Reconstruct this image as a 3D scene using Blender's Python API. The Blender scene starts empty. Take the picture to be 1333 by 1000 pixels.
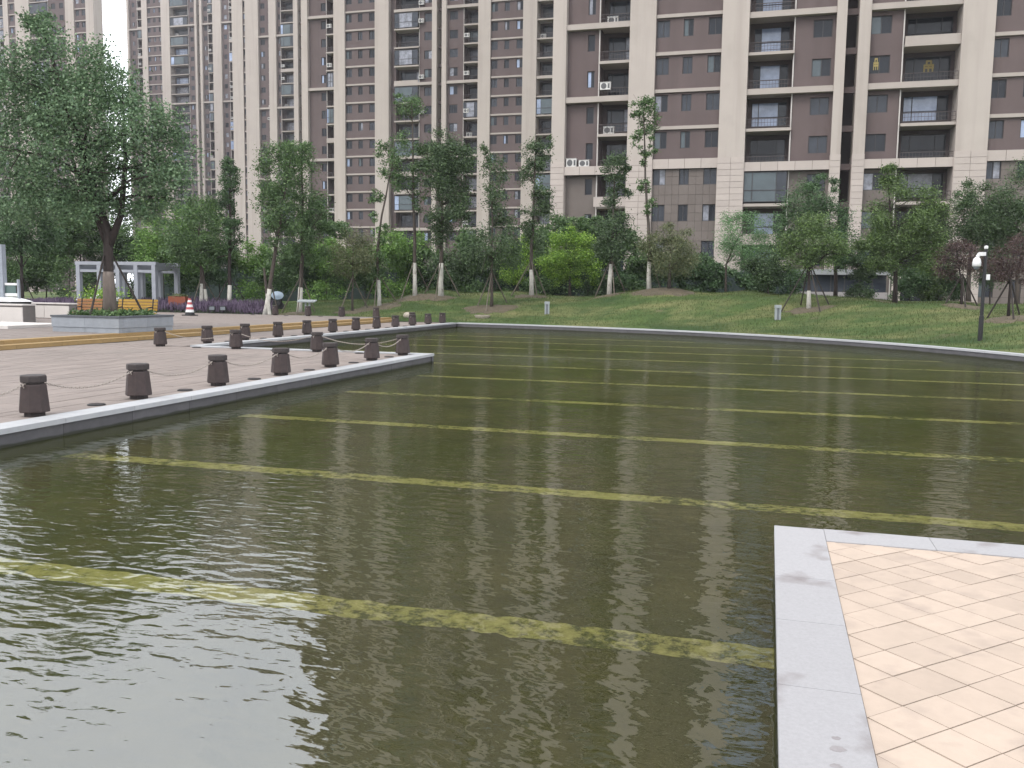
import bpy, math, random
import numpy as np
from mathutils import Vector, Matrix

random.seed(7)
RNG = np.random.RandomState(11)
scene = bpy.context.scene
C = scene.collection

# ------------------------------------------------------------------ camera
cam_d = bpy.data.cameras.new('camera')
cam = bpy.data.objects.new('camera', cam_d)
C.objects.link(cam)
cam_d.sensor_width = 36.0
cam_d.lens = 36.0 * 1163.2 / 1333.0
cam_d.clip_start = 0.05
cam_d.clip_end = 4000
YAW, PITCH, ROLL = 0.278083, 0.103334, 0.01362
fwd = Vector((-math.sin(YAW) * math.cos(PITCH), math.cos(YAW) * math.cos(PITCH), -math.sin(PITCH)))
r0 = Vector((math.cos(YAW), math.sin(YAW), 0))
u0 = r0.cross(fwd)
Rv = r0 * math.cos(ROLL) + u0 * math.sin(ROLL)
Uv = u0 * math.cos(ROLL) - r0 * math.sin(ROLL)
m = Matrix((Rv, Uv, -fwd)).transposed().to_4x4()
m.translation = Vector((0, 0, 1.81))
cam.matrix_world = m
scene.camera = cam

# ------------------------------------------------------------------ world: bright overcast sky
world = bpy.data.worlds.new('World')
scene.world = world
world.use_nodes = True
wn, wl = world.node_tree.nodes, world.node_tree.links
wn.clear()
SUN_EL, SUN_AZ = math.radians(52), math.radians(205)
sky = wn.new('ShaderNodeTexSky'); sky.sky_type = 'NISHITA'; sky.sun_disc = False
sky.sun_elevation = SUN_EL; sky.sun_rotation = SUN_AZ; sky.dust_density = 3.0; sky.air_density = 1.2
tc = wn.new('ShaderNodeTexCoord')
cn = wn.new('ShaderNodeTexNoise'); cn.inputs['Scale'].default_value = 2.2; cn.inputs['Detail'].default_value = 5
cr = wn.new('ShaderNodeValToRGB')
cr.color_ramp.elements[0].position = 0.3; cr.color_ramp.elements[0].color = (18.0, 18.8, 20.2, 1)
cr.color_ramp.elements[1].position = 0.75; cr.color_ramp.elements[1].color = (22.6, 22.8, 23.2, 1)
mx = wn.new('ShaderNodeMix'); mx.data_type = 'RGBA'; mx.inputs[0].default_value = 0.88
bg = wn.new('ShaderNodeBackground'); bg.inputs['Strength'].default_value = 0.13
wo = wn.new('ShaderNodeOutputWorld')
wl.new(tc.outputs['Generated'], cn.inputs['Vector'])
wl.new(cn.outputs['Fac'], cr.inputs['Fac'])
wl.new(sky.outputs['Color'], mx.inputs[6]); wl.new(cr.outputs['Color'], mx.inputs[7])
wl.new(mx.outputs[2], bg.inputs['Color']); wl.new(bg.outputs[0], wo.inputs['Surface'])

sun_d = bpy.data.lights.new('sun', 'SUN')
sun_d.energy = 2.0; sun_d.angle = math.radians(18); sun_d.color = (1.0, 0.95, 0.87)
sun = bpy.data.objects.new('sun', sun_d); C.objects.link(sun)
# towards the sun: azimuth measured clockwise from +Y
sd = Vector((math.sin(SUN_AZ) * math.cos(SUN_EL), math.cos(SUN_AZ) * math.cos(SUN_EL), math.sin(SUN_EL)))
sun.rotation_euler = sd.to_track_quat('Z', 'Y').to_euler()
sun.location = (0, -20, 60)

scene.view_settings.view_transform = 'Standard'
scene.view_settings.look = 'None'
scene.view_settings.exposure = 0.0
scene.view_settings.gamma = 1.0
scene.view_settings.use_curve_mapping = False
scene.render.engine = 'CYCLES'
scene.cycles.max_bounces = 7
scene.cycles.transparent_max_bounces = 12
scene.cycles.sample_clamp_indirect = 6.0
scene.cycles.use_denoising = True

# ------------------------------------------------------------------ materials
MATS = {}
ALB = 0.72      # overall reflectance level of the matt surfaces
def nodes_of(name):
    mt = bpy.data.materials.new(name); mt.use_nodes = True
    nt = mt.node_tree; nt.nodes.clear()
    MATS[name] = mt
    return mt, nt.nodes, nt.links
def rgba(c): return (c[0], c[1], c[2], 1.0)
def mk(name, c1, c2=None, scale=3.0, rough=0.8, bump=0.0, bscale=None, rand=0.0, metal=0.0, spec=0.35, stain=None, detail=6, stretch=None, streak=None):
    """Principled with world-position noise between two colours, optional stains and per-object brightness change."""
    mt, N, L = nodes_of(name)
    if 'pane' not in name and 'white' not in name: c1 = [x * ALB for x in c1]; c2 = [x * ALB for x in c2] if c2 else None
    out = N.new('ShaderNodeOutputMaterial'); b = N.new('ShaderNodeBsdfPrincipled')
    b.inputs['Roughness'].default_value = rough; b.inputs['Metallic'].default_value = metal
    b.inputs['Specular IOR Level'].default_value = spec
    L.new(b.outputs[0], out.inputs['Surface'])
    geo = N.new('ShaderNodeNewGeometry')
    vec = geo.outputs['Position']
    if stretch:
        mp = N.new('ShaderNodeMapping'); mp.inputs['Scale'].default_value = stretch
        L.new(vec, mp.inputs['Vector']); vec = mp.outputs[0]
    no = N.new('ShaderNodeTexNoise'); no.inputs['Scale'].default_value = scale; no.inputs['Detail'].default_value = detail
    no.inputs['Roughness'].default_value = 0.65
    L.new(vec, no.inputs['Vector'])
    rp = N.new('ShaderNodeMapRange'); rp.inputs[1].default_value = 0.3; rp.inputs[2].default_value = 0.7
    L.new(no.outputs['Fac'], rp.inputs[0])
    mix = N.new('ShaderNodeMix'); mix.data_type = 'RGBA'
    mix.inputs[6].default_value = rgba(c1); mix.inputs[7].default_value = rgba(c2 or [x * 0.8 for x in c1])
    L.new(rp.outputs[0], mix.inputs[0])
    col = mix.outputs[2]
    if stain:
        sc, colr, lo, hi = stain; colr = [x * ALB for x in colr]
        n2 = N.new('ShaderNodeTexNoise'); n2.inputs['Scale'].default_value = sc; n2.inputs['Detail'].default_value = 8
        L.new(vec, n2.inputs['Vector'])
        r2 = N.new('ShaderNodeMapRange'); r2.inputs[1].default_value = lo; r2.inputs[2].default_value = hi
        L.new(n2.outputs['Fac'], r2.inputs[0])
        m2 = N.new('ShaderNodeMix'); m2.data_type = 'RGBA'; m2.inputs[7].default_value = rgba(colr)
        L.new(r2.outputs[0], m2.inputs[0]); L.new(col, m2.inputs[6]); col = m2.outputs[2]
    if streak:                       # rain marks running down a wall
        sc, colr, lo, hi = streak; colr = [x * ALB for x in colr]
        mp2 = N.new('ShaderNodeMapping'); mp2.inputs['Scale'].default_value = (1, 1, .05)
        L.new(geo.outputs['Position'], mp2.inputs['Vector'])
        n4 = N.new('ShaderNodeTexNoise'); n4.inputs['Scale'].default_value = sc; n4.inputs['Detail'].default_value = 6
        L.new(mp2.outputs[0], n4.inputs['Vector'])
        r4 = N.new('ShaderNodeMapRange'); r4.inputs[1].default_value = lo; r4.inputs[2].default_value = hi; r4.inputs[4].default_value = .8
        L.new(n4.outputs['Fac'], r4.inputs[0])
        m4 = N.new('ShaderNodeMix'); m4.data_type = 'RGBA'; m4.inputs[7].default_value = rgba(colr)
        L.new(r4.outputs[0], m4.inputs[0]); L.new(col, m4.inputs[6]); col = m4.outputs[2]
    if rand > 0:
        oi = N.new('ShaderNodeObjectInfo')
        r3 = N.new('ShaderNodeMapRange'); r3.inputs[3].default_value = 1 - rand; r3.inputs[4].default_value = 1 + rand * 0.6
        L.new(oi.outputs['Random'], r3.inputs[0])
        m3 = N.new('ShaderNodeVectorMath'); m3.operation = 'SCALE'
        L.new(col, m3.inputs[0]); L.new(r3.outputs[0], m3.inputs['Scale']); col = m3.outputs[0]
    L.new(col, b.inputs['Base Color'])
    if bump > 0:
        bn = N.new('ShaderNodeTexNoise'); bn.inputs['Scale'].default_value = bscale or scale * 6; bn.inputs['Detail'].default_value = 5
        L.new(vec, bn.inputs['Vector'])
        bp = N.new('ShaderNodeBump'); bp.inputs['Strength'].default_value = 0.6; bp.inputs['Distance'].default_value = bump
        L.new(bn.outputs['Fac'], bp.inputs['Height']); L.new(bp.outputs[0], b.inputs['Normal'])
    return mt

def leaf_mat(name, a, b_, c_, trans=0.18):
    mt, N, L = nodes_of(name)
    out = N.new('ShaderNodeOutputMaterial')
    geo = N.new('ShaderNodeNewGeometry')
    rp = N.new('ShaderNodeValToRGB')
    e = rp.color_ramp.elements
    a, b_, c_ = [[x * 1.38 for x in q] for q in (a, b_, c_)]
    e[0].position = 0.0; e[0].color = rgba(a); e[1].position = 1.0; e[1].color = rgba(c_)
    k = e.new(0.55); k.color = rgba(b_)
    L.new(geo.outputs['Random Per Island'], rp.inputs[0])
    no = N.new('ShaderNodeTexNoise'); no.inputs['Scale'].default_value = 0.9; no.inputs['Detail'].default_value = 3
    L.new(geo.outputs['Position'], no.inputs['Vector'])
    hs = N.new('ShaderNodeHueSaturation')
    r2 = N.new('ShaderNodeMapRange'); r2.inputs[1].default_value = 0.3; r2.inputs[2].default_value = 0.7
    r2.inputs[3].default_value = 0.8; r2.inputs[4].default_value = 1.2
    L.new(no.outputs['Fac'], r2.inputs[0]); L.new(r2.outputs[0], hs.inputs['Value']); L.new(rp.outputs[0], hs.inputs['Color'])
    d = N.new('ShaderNodeBsdfDiffuse'); t = N.new('ShaderNodeBsdfTranslucent'); g = N.new('ShaderNodeBsdfGlossy')
    g.inputs['Roughness'].default_value = 0.45; g.inputs['Color'].default_value = (0.8, 0.85, 0.8, 1)
    m1 = N.new('ShaderNodeMixShader'); m1.inputs[0].default_value = trans
    m2 = N.new('ShaderNodeMixShader'); m2.inputs[0].default_value = 0.035
    L.new(hs.outputs[0], d.inputs['Color']); L.new(hs.outputs[0], t.inputs['Color'])
    L.new(d.outputs[0], m1.inputs[1]); L.new(t.outputs[0], m1.inputs[2])
    L.new(m1.outputs[0], m2.inputs[1]); L.new(g.outputs[0], m2.inputs[2])
    L.new(m2.outputs[0], out.inputs['Surface'])
    return mt

# leaf palettes: old leaf, common leaf, young leaf
LEAF = {
 'grey_green': leaf_mat('leaves_grey_green', (.046, .082, .042), (.072, .120, .060), (.112, .166, .086)),
 'mid':        leaf_mat('leaves_mid', (.033, .062, .023), (.048, .086, .031), (.088, .140, .048)),
 'dark':       leaf_mat('leaves_dark', (.026, .050, .022), (.040, .075, .030), (.060, .105, .042)),
 'dark_mid':   leaf_mat('leaves_dark_mid', (.025, .044, .020), (.038, .063, .027), (.070, .106, .043)),
 'fresh':      leaf_mat('leaves_fresh', (.050, .100, .022), (.080, .150, .032), (.120, .200, .045)),
 'fresh_dark': leaf_mat('leaves_fresh_dark', (.033, .053, .020), (.052, .082, .027), (.105, .160, .045)),
 'lime':       leaf_mat('leaves_lime', (.060, .115, .018), (.115, .205, .026), (.235, .345, .060)),
 'olive':      leaf_mat('leaves_olive', (.052, .066, .028), (.074, .088, .040), (.110, .110, .055)),
 'bluish':     leaf_mat('leaves_bluish', (.048, .100, .040), (.075, .145, .058), (.120, .195, .090)),
 'purple':     leaf_mat('leaves_purple', (.028, .014, .018), (.045, .024, .026), (.070, .050, .035), .25),
}
mk('bark', (.105, .085, .070), (.050, .042, .036), scale=9, rough=.95, bump=.02, bscale=25, stretch=(1, 1, .25))
mk('bark_dark', (.060, .046, .042), (.030, .024, .022), scale=9, rough=.95, bump=.02, bscale=25, stretch=(1, 1, .25))
mk('whitewash', (.47, .455, .41), (.32, .305, .275), scale=7, rough=.95, stain=(4, (.28, .25, .21), .58, .72))
mk('bark_pale', (.26, .215, .185), (.16, .13, .115), scale=7, rough=.95, bump=.02, bscale=20, stretch=(1, 1, .3))
mk('prop_wood', (.20, .17, .135), (.10, .085, .07), scale=8, rough=.9)
mk('prop_wood_dark', (.060, .048, .042), (.035, .030, .027), scale=8, rough=.9)
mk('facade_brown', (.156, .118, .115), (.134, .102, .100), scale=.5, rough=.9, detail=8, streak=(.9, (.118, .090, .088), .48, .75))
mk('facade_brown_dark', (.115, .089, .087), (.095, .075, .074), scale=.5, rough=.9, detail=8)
mk('facade_cream', (.525, .465, .420), (.48, .425, .383), scale=.35, rough=.85, detail=8, stain=(.5, (.42, .375, .335), .62, .85), streak=(1.3, (.38, .33, .295), .50, .80))
mk('band_cream', (.47, .415, .375), (.42, .37, .335), scale=.8, rough=.85)
mk('facade_grey', (.19, .160, .145), (.165, .138, .125), scale=.8, rough=.75, rand=.07)
mk('facade_grey_base', (.10, .085, .08), None, scale=.8, rough=.9)
mk('cladding_pink', (.53, .462, .42), (.485, .422, .385), scale=1.2, rough=.6, rand=.06)
mk('cladding_joint', (.33, .285, .26), None, scale=1.2, rough=.9)
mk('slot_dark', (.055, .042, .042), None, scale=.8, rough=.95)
mk('roof_grey', (.30, .31, .32), (.25, .26, .27), scale=1, rough=.7)
mk('entrance_wall', (.36, .33, .33), (.31, .29, .29), scale=1, rough=.7)
mk('window_frame', (.055, .052, .058), None, scale=2, rough=.5)
mk('window_frame_white', (.55, .55, .57), None, scale=2, rough=.5)
mk('railing_metal', (.085, .068, .068), None, scale=2, rough=.6)
mk('pipe_white', (.55, .52, .49), None, scale=2, rough=.5)
mk('ac_white', (.56, .55, .53), (.48, .47, .45), scale=4, rough=.5)
mk('ac_grille', (.13, .13, .135), None, scale=4, rough=.6)
mk('sign_yellow', (.42, .33, .11), (.36, .28, .10), scale=4, rough=.6)
def glass(name, col, rough, spec, col2=None, sc=.8):
    mt = mk(name, col, col2 or [x * .7 for x in col], scale=sc, rough=rough, spec=spec)
    return mt
glass('pane_dark', (.016, .019, .026), .06, .25)
glass('pane_grey', (.040, .046, .060), .08, .30, (.022, .026, .034))
glass('pane_curtain', (.30, .31, .36), .25, .5, (.07, .075, .09), 1.6)
glass('pane_painted_sky', (.34, .42, .60), .12, .7, (.14, .18, .27), .6)  # bright glass: the sky's reflection is put into its base colour
glass('pane_green', (.075, .10, .11), .08, .4, (.05, .065, .075))

mk('paver_mauve', (.285, .238, .212), (.245, .205, .185), scale=2.5, rough=.85, bump=.004, bscale=60, rand=.10, stain=(.35, (.215, .185, .165), .55, .75))
mk('joint_dark', (.14, .112, .095), None, scale=6, rough=.95)
mk('coping_grey', (.47, .475, .49), (.41, .415, .43), scale=5, rough=.7, bump=.002, bscale=90, rand=.06, stain=(1.8, (.36, .35, .36), .62, .78))
mk('coping_near', (.40, .392, .402), (.345, .338, .347), scale=60, rough=.7, bump=.0012, bscale=240, rand=.09, stain=(3.2, (.235, .21, .21), .57, .72))
mk('tile_tan', (.53, .425, .345), (.465, .375, .305), scale=7, rough=.8, bump=.0014, bscale=160, rand=.10, stain=(4.5, (.36, .29, .245), .55, .80))
mk('wall_stone_dark', (.120, .114, .122), (.085, .082, .088), scale=4, rough=.6, rand=.12, bump=.002, bscale=50, stain=(2.2, (.17, .165, .16), .66, .76))
def tide_line(mt):
    # algae and wet film left on the stone just above the water, with a wavering upper edge
    N, L = mt.node_tree.nodes, mt.node_tree.links
    b = [n for n in N if n.type == 'BSDF_PRINCIPLED'][0]; src = b.inputs['Base Color'].links[0].from_socket
    geo = N.new('ShaderNodeNewGeometry'); sx = N.new('ShaderNodeSeparateXYZ'); L.new(geo.outputs['Position'], sx.inputs[0])
    no = N.new('ShaderNodeTexNoise'); no.inputs['Scale'].default_value = 2.5; no.inputs['Detail'].default_value = 6; L.new(geo.outputs['Position'], no.inputs['Vector'])
    ad = N.new('ShaderNodeMath'); ad.operation = 'MULTIPLY_ADD'; ad.inputs[1].default_value = -.05; L.new(no.outputs['Fac'], ad.inputs[0]); L.new(sx.outputs['Z'], ad.inputs[2])
    r = N.new('ShaderNodeMapRange'); r.inputs[1].default_value = -.005; r.inputs[2].default_value = .018; L.new(ad.outputs[0], r.inputs[0])
    m = N.new('ShaderNodeMix'); m.data_type = 'RGBA'; m.inputs[6].default_value = rgba((.020, .021, .014)); L.new(r.outputs[0], m.inputs[0]); L.new(src, m.inputs[7]); L.new(m.outputs[2], b.inputs['Base Color'])
tide_line(MATS['wall_stone_dark'])
mk('damp_stone', (.250, .228, .232), (.33, .31, .315), scale=30, rough=.6, bump=.001, bscale=200)
mk('step_ochre', (.42, .28, .12), (.34, .23, .105), scale=5, rough=.8, rand=.08)
mk('concrete', (.30, .29, .28), (.25, .24, .23), scale=2, rough=.9)
mk('bollard_brown', (.066, .046, .044), (.044, .032, .031), scale=14, rough=.75, bump=.003, bscale=70, rand=.10)
mk('bollard_cap', (.056, .044, .042), (.040, .032, .032), scale=14, rough=.7)
mk('chain_metal', (.50, .46, .42), (.30, .24, .20), scale=30, rough=.6, metal=.2)
mk('iron_black', (.022, .022, .024), None, scale=6, rough=.6)
mk('planter_stone', (.33, .355, .39), (.275, .295, .325), scale=4, rough=.75, rand=.05, stain=(1.4, (.22, .235, .25), .6, .75))
mk('planter_cap', (.105, .115, .13), (.085, .092, .105), scale=4, rough=.7)
mk('bench_ochre', (.56, .34, .055), (.47, .28, .045), scale=6, rough=.6)
mk('bench_brown', (.36, .17, .06), (.30, .14, .05), scale=6, rough=.6)
mk('pergola_blue', (.36, .375, .42), (.31, .325, .365), scale=2, rough=.7)
mk('low_wall_white', (.52, .485, .46), (.46, .43, .41), scale=1.5, rough=.8, rand=.05)
mk('low_wall_joint', (.22, .20, .19), None, scale=2, rough=.9)
mk('white_paint', (.62, .62, .62), None, scale=3, rough=.4)
mk('rail_blue_grey', (.34, .37, .42), None, scale=3, rough=.5)
mk('glass_teal', (.10, .16, .15), None, scale=3, rough=.1, spec=.7)
mk('cone_red', (.48, .085, .09), None, scale=3, rough=.5)
mk('planter_orange', (.26, .075, .04), None, scale=3, rough=.8)
mk('lamp_grey', (.37, .40, .41), (.31, .34, .35), scale=4, rough=.5)
mk('soil', (.150, .120, .082), (.095, .078, .054), scale=3, rough=1.0, bump=.04, bscale=14)
mk('grass_blade', (.050, .085, .020), (.085, .100, .030), scale=.6, rough=.9)
mk('lavender_flower', (.165, .120, .185), (.115, .085, .130), scale=3, rough=.9)
mk('lavender_leaf', (.095, .120, .075), (.065, .085, .055), scale=3, rough=.9)
mk('fence_green', (.026, .046, .042), (.018, .032, .030), scale=1.2, rough=.8)
mk('cart_blue', (.44, .54, .66), None, scale=3, rough=.3)
mk('screen_grey', (.20, .22, .24), None, scale=3, rough=.4)
mk('rock_pale', (.52, .46, .38), (.35, .30, .25), scale=7, rough=.9)
mk('subsoil', (.10, .085, .065), (.07, .06, .05), scale=.5, rough=1.0)

def lawn_material():
    mt, N, L = nodes_of('lawn')
    out = N.new('ShaderNodeOutputMaterial'); b = N.new('ShaderNodeBsdfPrincipled'); b.inputs['Roughness'].default_value = .95
    b.inputs['Specular IOR Level'].default_value = .15
    geo = N.new('ShaderNodeNewGeometry')
    def noise(s, d=6, v=None):
        n = N.new('ShaderNodeTexNoise'); n.inputs['Scale'].default_value = s; n.inputs['Detail'].default_value = d
        n.inputs['Roughness'].default_value = .65
        L.new(v or geo.outputs['Position'], n.inputs['Vector']); return n
    def mixc(f, a, b2, lo, hi):
        r = N.new('ShaderNodeMapRange'); r.inputs[1].default_value = lo; r.inputs[2].default_value = hi
        L.new(f, r.inputs[0]); mm = N.new('ShaderNodeMix'); mm.data_type = 'RGBA'
        L.new(r.outputs[0], mm.inputs[0])
        for i, s in ((6, a), (7, b2)):
            if isinstance(s, tuple): mm.inputs[i].default_value = rgba(s)
            else: L.new(s, mm.inputs[i])
        return mm.outputs[2]
    mp = N.new('ShaderNodeMapping'); mp.inputs['Scale'].default_value = (.55, 1.0, 1.0); L.new(geo.outputs['Position'], mp.inputs['Vector'])
    g1 = mixc(noise(.8).outputs['Fac'], (.038, .066, .020), (.064, .096, .030), .38, .62)
    g2 = mixc(noise(.55, 8, mp.outputs[0]).outputs['Fac'], g1, (.140, .138, .060), .45, .64)
    g3 = mixc(noise(.42, 9).outputs['Fac'], g2, (.135, .108, .072), .63, .72)
    g4 = mixc(noise(9.0, 3).outputs['Fac'], g3, (.040, .066, .018), .55, .85)
    g5 = mixc(noise(.17, 4).outputs['Fac'], g4, (.030, .056, .018), .50, .66)  # broad darker green: shade zones painted into the grass colour
    L.new(g5, b.inputs['Base Color'])
    bp = N.new('ShaderNodeBump'); bp.inputs['Strength'].default_value = .8; bp.inputs['Distance'].default_value = .06
    L.new(noise(16, 4).outputs['Fac'], bp.inputs['Height']); L.new(bp.outputs[0], b.inputs['Normal'])
    L.new(b.outputs[0], out.inputs['Surface'])
lawn_material()

def floor_material():
    """Pool floor: brown green silt with algae blotches."""
    mt, N, L = nodes_of('pool_floor')
    out = N.new('ShaderNodeOutputMaterial'); b = N.new('ShaderNodeBsdfDiffuse')
    geo = N.new('ShaderNodeNewGeometry')
    n1 = N.new('ShaderNodeTexNoise'); n1.inputs['Scale'].default_value = 1.1; n1.inputs['Detail'].default_value = 9; n1.inputs['Roughness'].default_value = .7
    n2 = N.new('ShaderNodeTexNoise'); n2.inputs['Scale'].default_value = .35; n2.inputs['Detail'].default_value = 5
    for n in (n1, n2): L.new(geo.outputs['Position'], n.inputs['Vector'])
    rp = N.new('ShaderNodeValToRGB'); e = rp.color_ramp.elements
    e[0].position = .32; e[0].color = rgba((.040, .038, .020)); e[1].position = .70; e[1].color = rgba((.150, .132, .070))
    L.new(n1.outputs['Fac'], rp.inputs[0])
    m2 = N.new('ShaderNodeMix'); m2.data_type = 'RGBA'; m2.inputs[7].default_value = rgba((.080, .088, .038))
    r2 = N.new('ShaderNodeMapRange'); r2.inputs[1].default_value = .45; r2.inputs[2].default_value = .7
    L.new(n2.outputs['Fac'], r2.inputs[0]); L.new(r2.outputs[0], m2.inputs[0]); L.new(rp.outputs[0], m2.inputs[6])
    L.new(m2.outputs[2], b.inputs['Color']); L.new(b.outputs[0], out.inputs['Surface'])
    # lane stripe: chalky yellow tiles worn away in patches
    mt, N, L = nodes_of('lane_yellow')
    out = N.new('ShaderNodeOutputMaterial'); b = N.new('ShaderNodeBsdfDiffuse')
    geo = N.new('ShaderNodeNewGeometry')
    n1 = N.new('ShaderNodeTexNoise'); n1.inputs['Scale'].default_value = 9.0; n1.inputs['Detail'].default_value = 9; n1.inputs['Roughness'].default_value = .75
    n3 = N.new('ShaderNodeTexNoise'); n3.inputs['Scale'].default_value = .8; n3.inputs['Detail'].default_value = 3
    for n in (n1, n3): L.new(geo.outputs['Position'], n.inputs['Vector'])
    ad = N.new('ShaderNodeMath'); ad.operation = 'MULTIPLY_ADD'; ad.inputs[1].default_value = .6
    L.new(n3.outputs['Fac'], ad.inputs[0]); L.new(n1.outputs['Fac'], ad.inputs[2])
    rp = N.new('ShaderNodeValToRGB'); e = rp.color_ramp.elements
    e[0].position = .66; e[0].color = rgba((.74, .73, .40)); e[1].position = .90; e[1].color = rgba((.11, .125, .06))
    k = e.new(.80); k.color = rgba((.54, .53, .26))
    L.new(ad.outputs[0], rp.inputs[0]); L.new(rp.outputs[0], b.inputs['Color']); L.new(b.outputs[0], out.inputs['Surface'])
floor_material()

def water_material():
    mt, N, L = nodes_of('water')
    out = N.new('ShaderNodeOutputMaterial')
    geo = N.new('ShaderNodeNewGeometry')
    def noise(s, d, v=None, rough=.5, dist=0.0):
        n = N.new('ShaderNodeTexNoise'); n.inputs['Scale'].default_value = s; n.inputs['Detail'].default_value = d
        n.inputs['Roughness'].default_value = rough; n.inputs['Distortion'].default_value = dist
        L.new(v or geo.outputs['Position'], n.inputs['Vector']); return n.outputs['Fac']
    mp = N.new('ShaderNodeMapping'); mp.inputs['Scale'].default_value = (.7, 1.5, 1.0); mp.inputs['Rotation'].default_value = (0, 0, math.radians(16))
    L.new(geo.outputs['Position'], mp.inputs['Vector'])
    def math_(op, a, b=None, c=None):
        n = N.new('ShaderNodeMath'); n.operation = op
        for i, v in enumerate((a, b, c)):
            if v is None: continue
            if isinstance(v, (int, float)): n.inputs[i].default_value = v
            else: L.new(v, n.inputs[i])
        return n.outputs[0]
    h1 = noise(6.2, 1.5, mp.outputs[0], .45, .5)
    h2 = noise(15.0, 2, mp.outputs[0], .5, .3)
    h3 = noise(.9, 2, mp.outputs[0], .5)
    gust = noise(.16, 2, None, .5)                      # breeze patches
    gr = N.new('ShaderNodeMapRange'); gr.inputs[1].default_value = .35; gr.inputs[2].default_value = .68; gr.inputs[3].default_value = .35; gr.inputs[4].default_value = 1.25
    L.new(gust, gr.inputs[0])
    hs = math_('ADD', math_('MULTIPLY', h1, .0104), math_('MULTIPLY', h2, .0020))
    h = math_('MULTIPLY_ADD', hs, gr.outputs[0], math_('MULTIPLY', h3, .009))
    bp = N.new('ShaderNodeBump'); bp.inputs['Strength'].default_value = 1.0; bp.inputs['Distance'].default_value = 1.0
    L.new(h, bp.inputs['Height'])
    fr = N.new('ShaderNodeFresnel'); fr.inputs['IOR'].default_value = 1.33; L.new(bp.outputs[0], fr.inputs['Normal'])
    fac = math_('MULTIPLY_ADD', fr.outputs[0], .25, .160)
    tr = N.new('ShaderNodeBsdfTransparent'); tr.inputs['Color'].default_value = (.82, .80, .60, 1)
    df = N.new('ShaderNodeBsdfDiffuse')
    mk1 = noise(.5, 5)
    rp = N.new('ShaderNodeValToRGB'); e = rp.color_ramp.elements
    e[0].position = .35; e[0].color = rgba((.036, .040, .0150)); e[1].position = .7; e[1].color = rgba((.047, .050, .0200))
    L.new(mk1, rp.inputs[0]); L.new(rp.outputs[0], df.inputs['Color'])
    m1 = N.new('ShaderNodeMixShader'); m1.inputs[0].default_value = .46
    L.new(tr.outputs[0], m1.inputs[1]); L.new(df.outputs[0], m1.inputs[2])
    gl = N.new('ShaderNodeBsdfGlossy'); gl.inputs['Roughness'].default_value = .02; gl.inputs['Color'].default_value = (.96, .97, 1, 1)
    L.new(bp.outputs[0], gl.inputs['Normal'])
    m2 = N.new('ShaderNodeMixShader'); L.new(fac, m2.inputs[0]); L.new(m1.outputs[0], m2.inputs[1]); L.new(gl.outputs[0], m2.inputs[2])
    L.new(m2.outputs[0], out.inputs['Surface'])
water_material()

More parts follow.
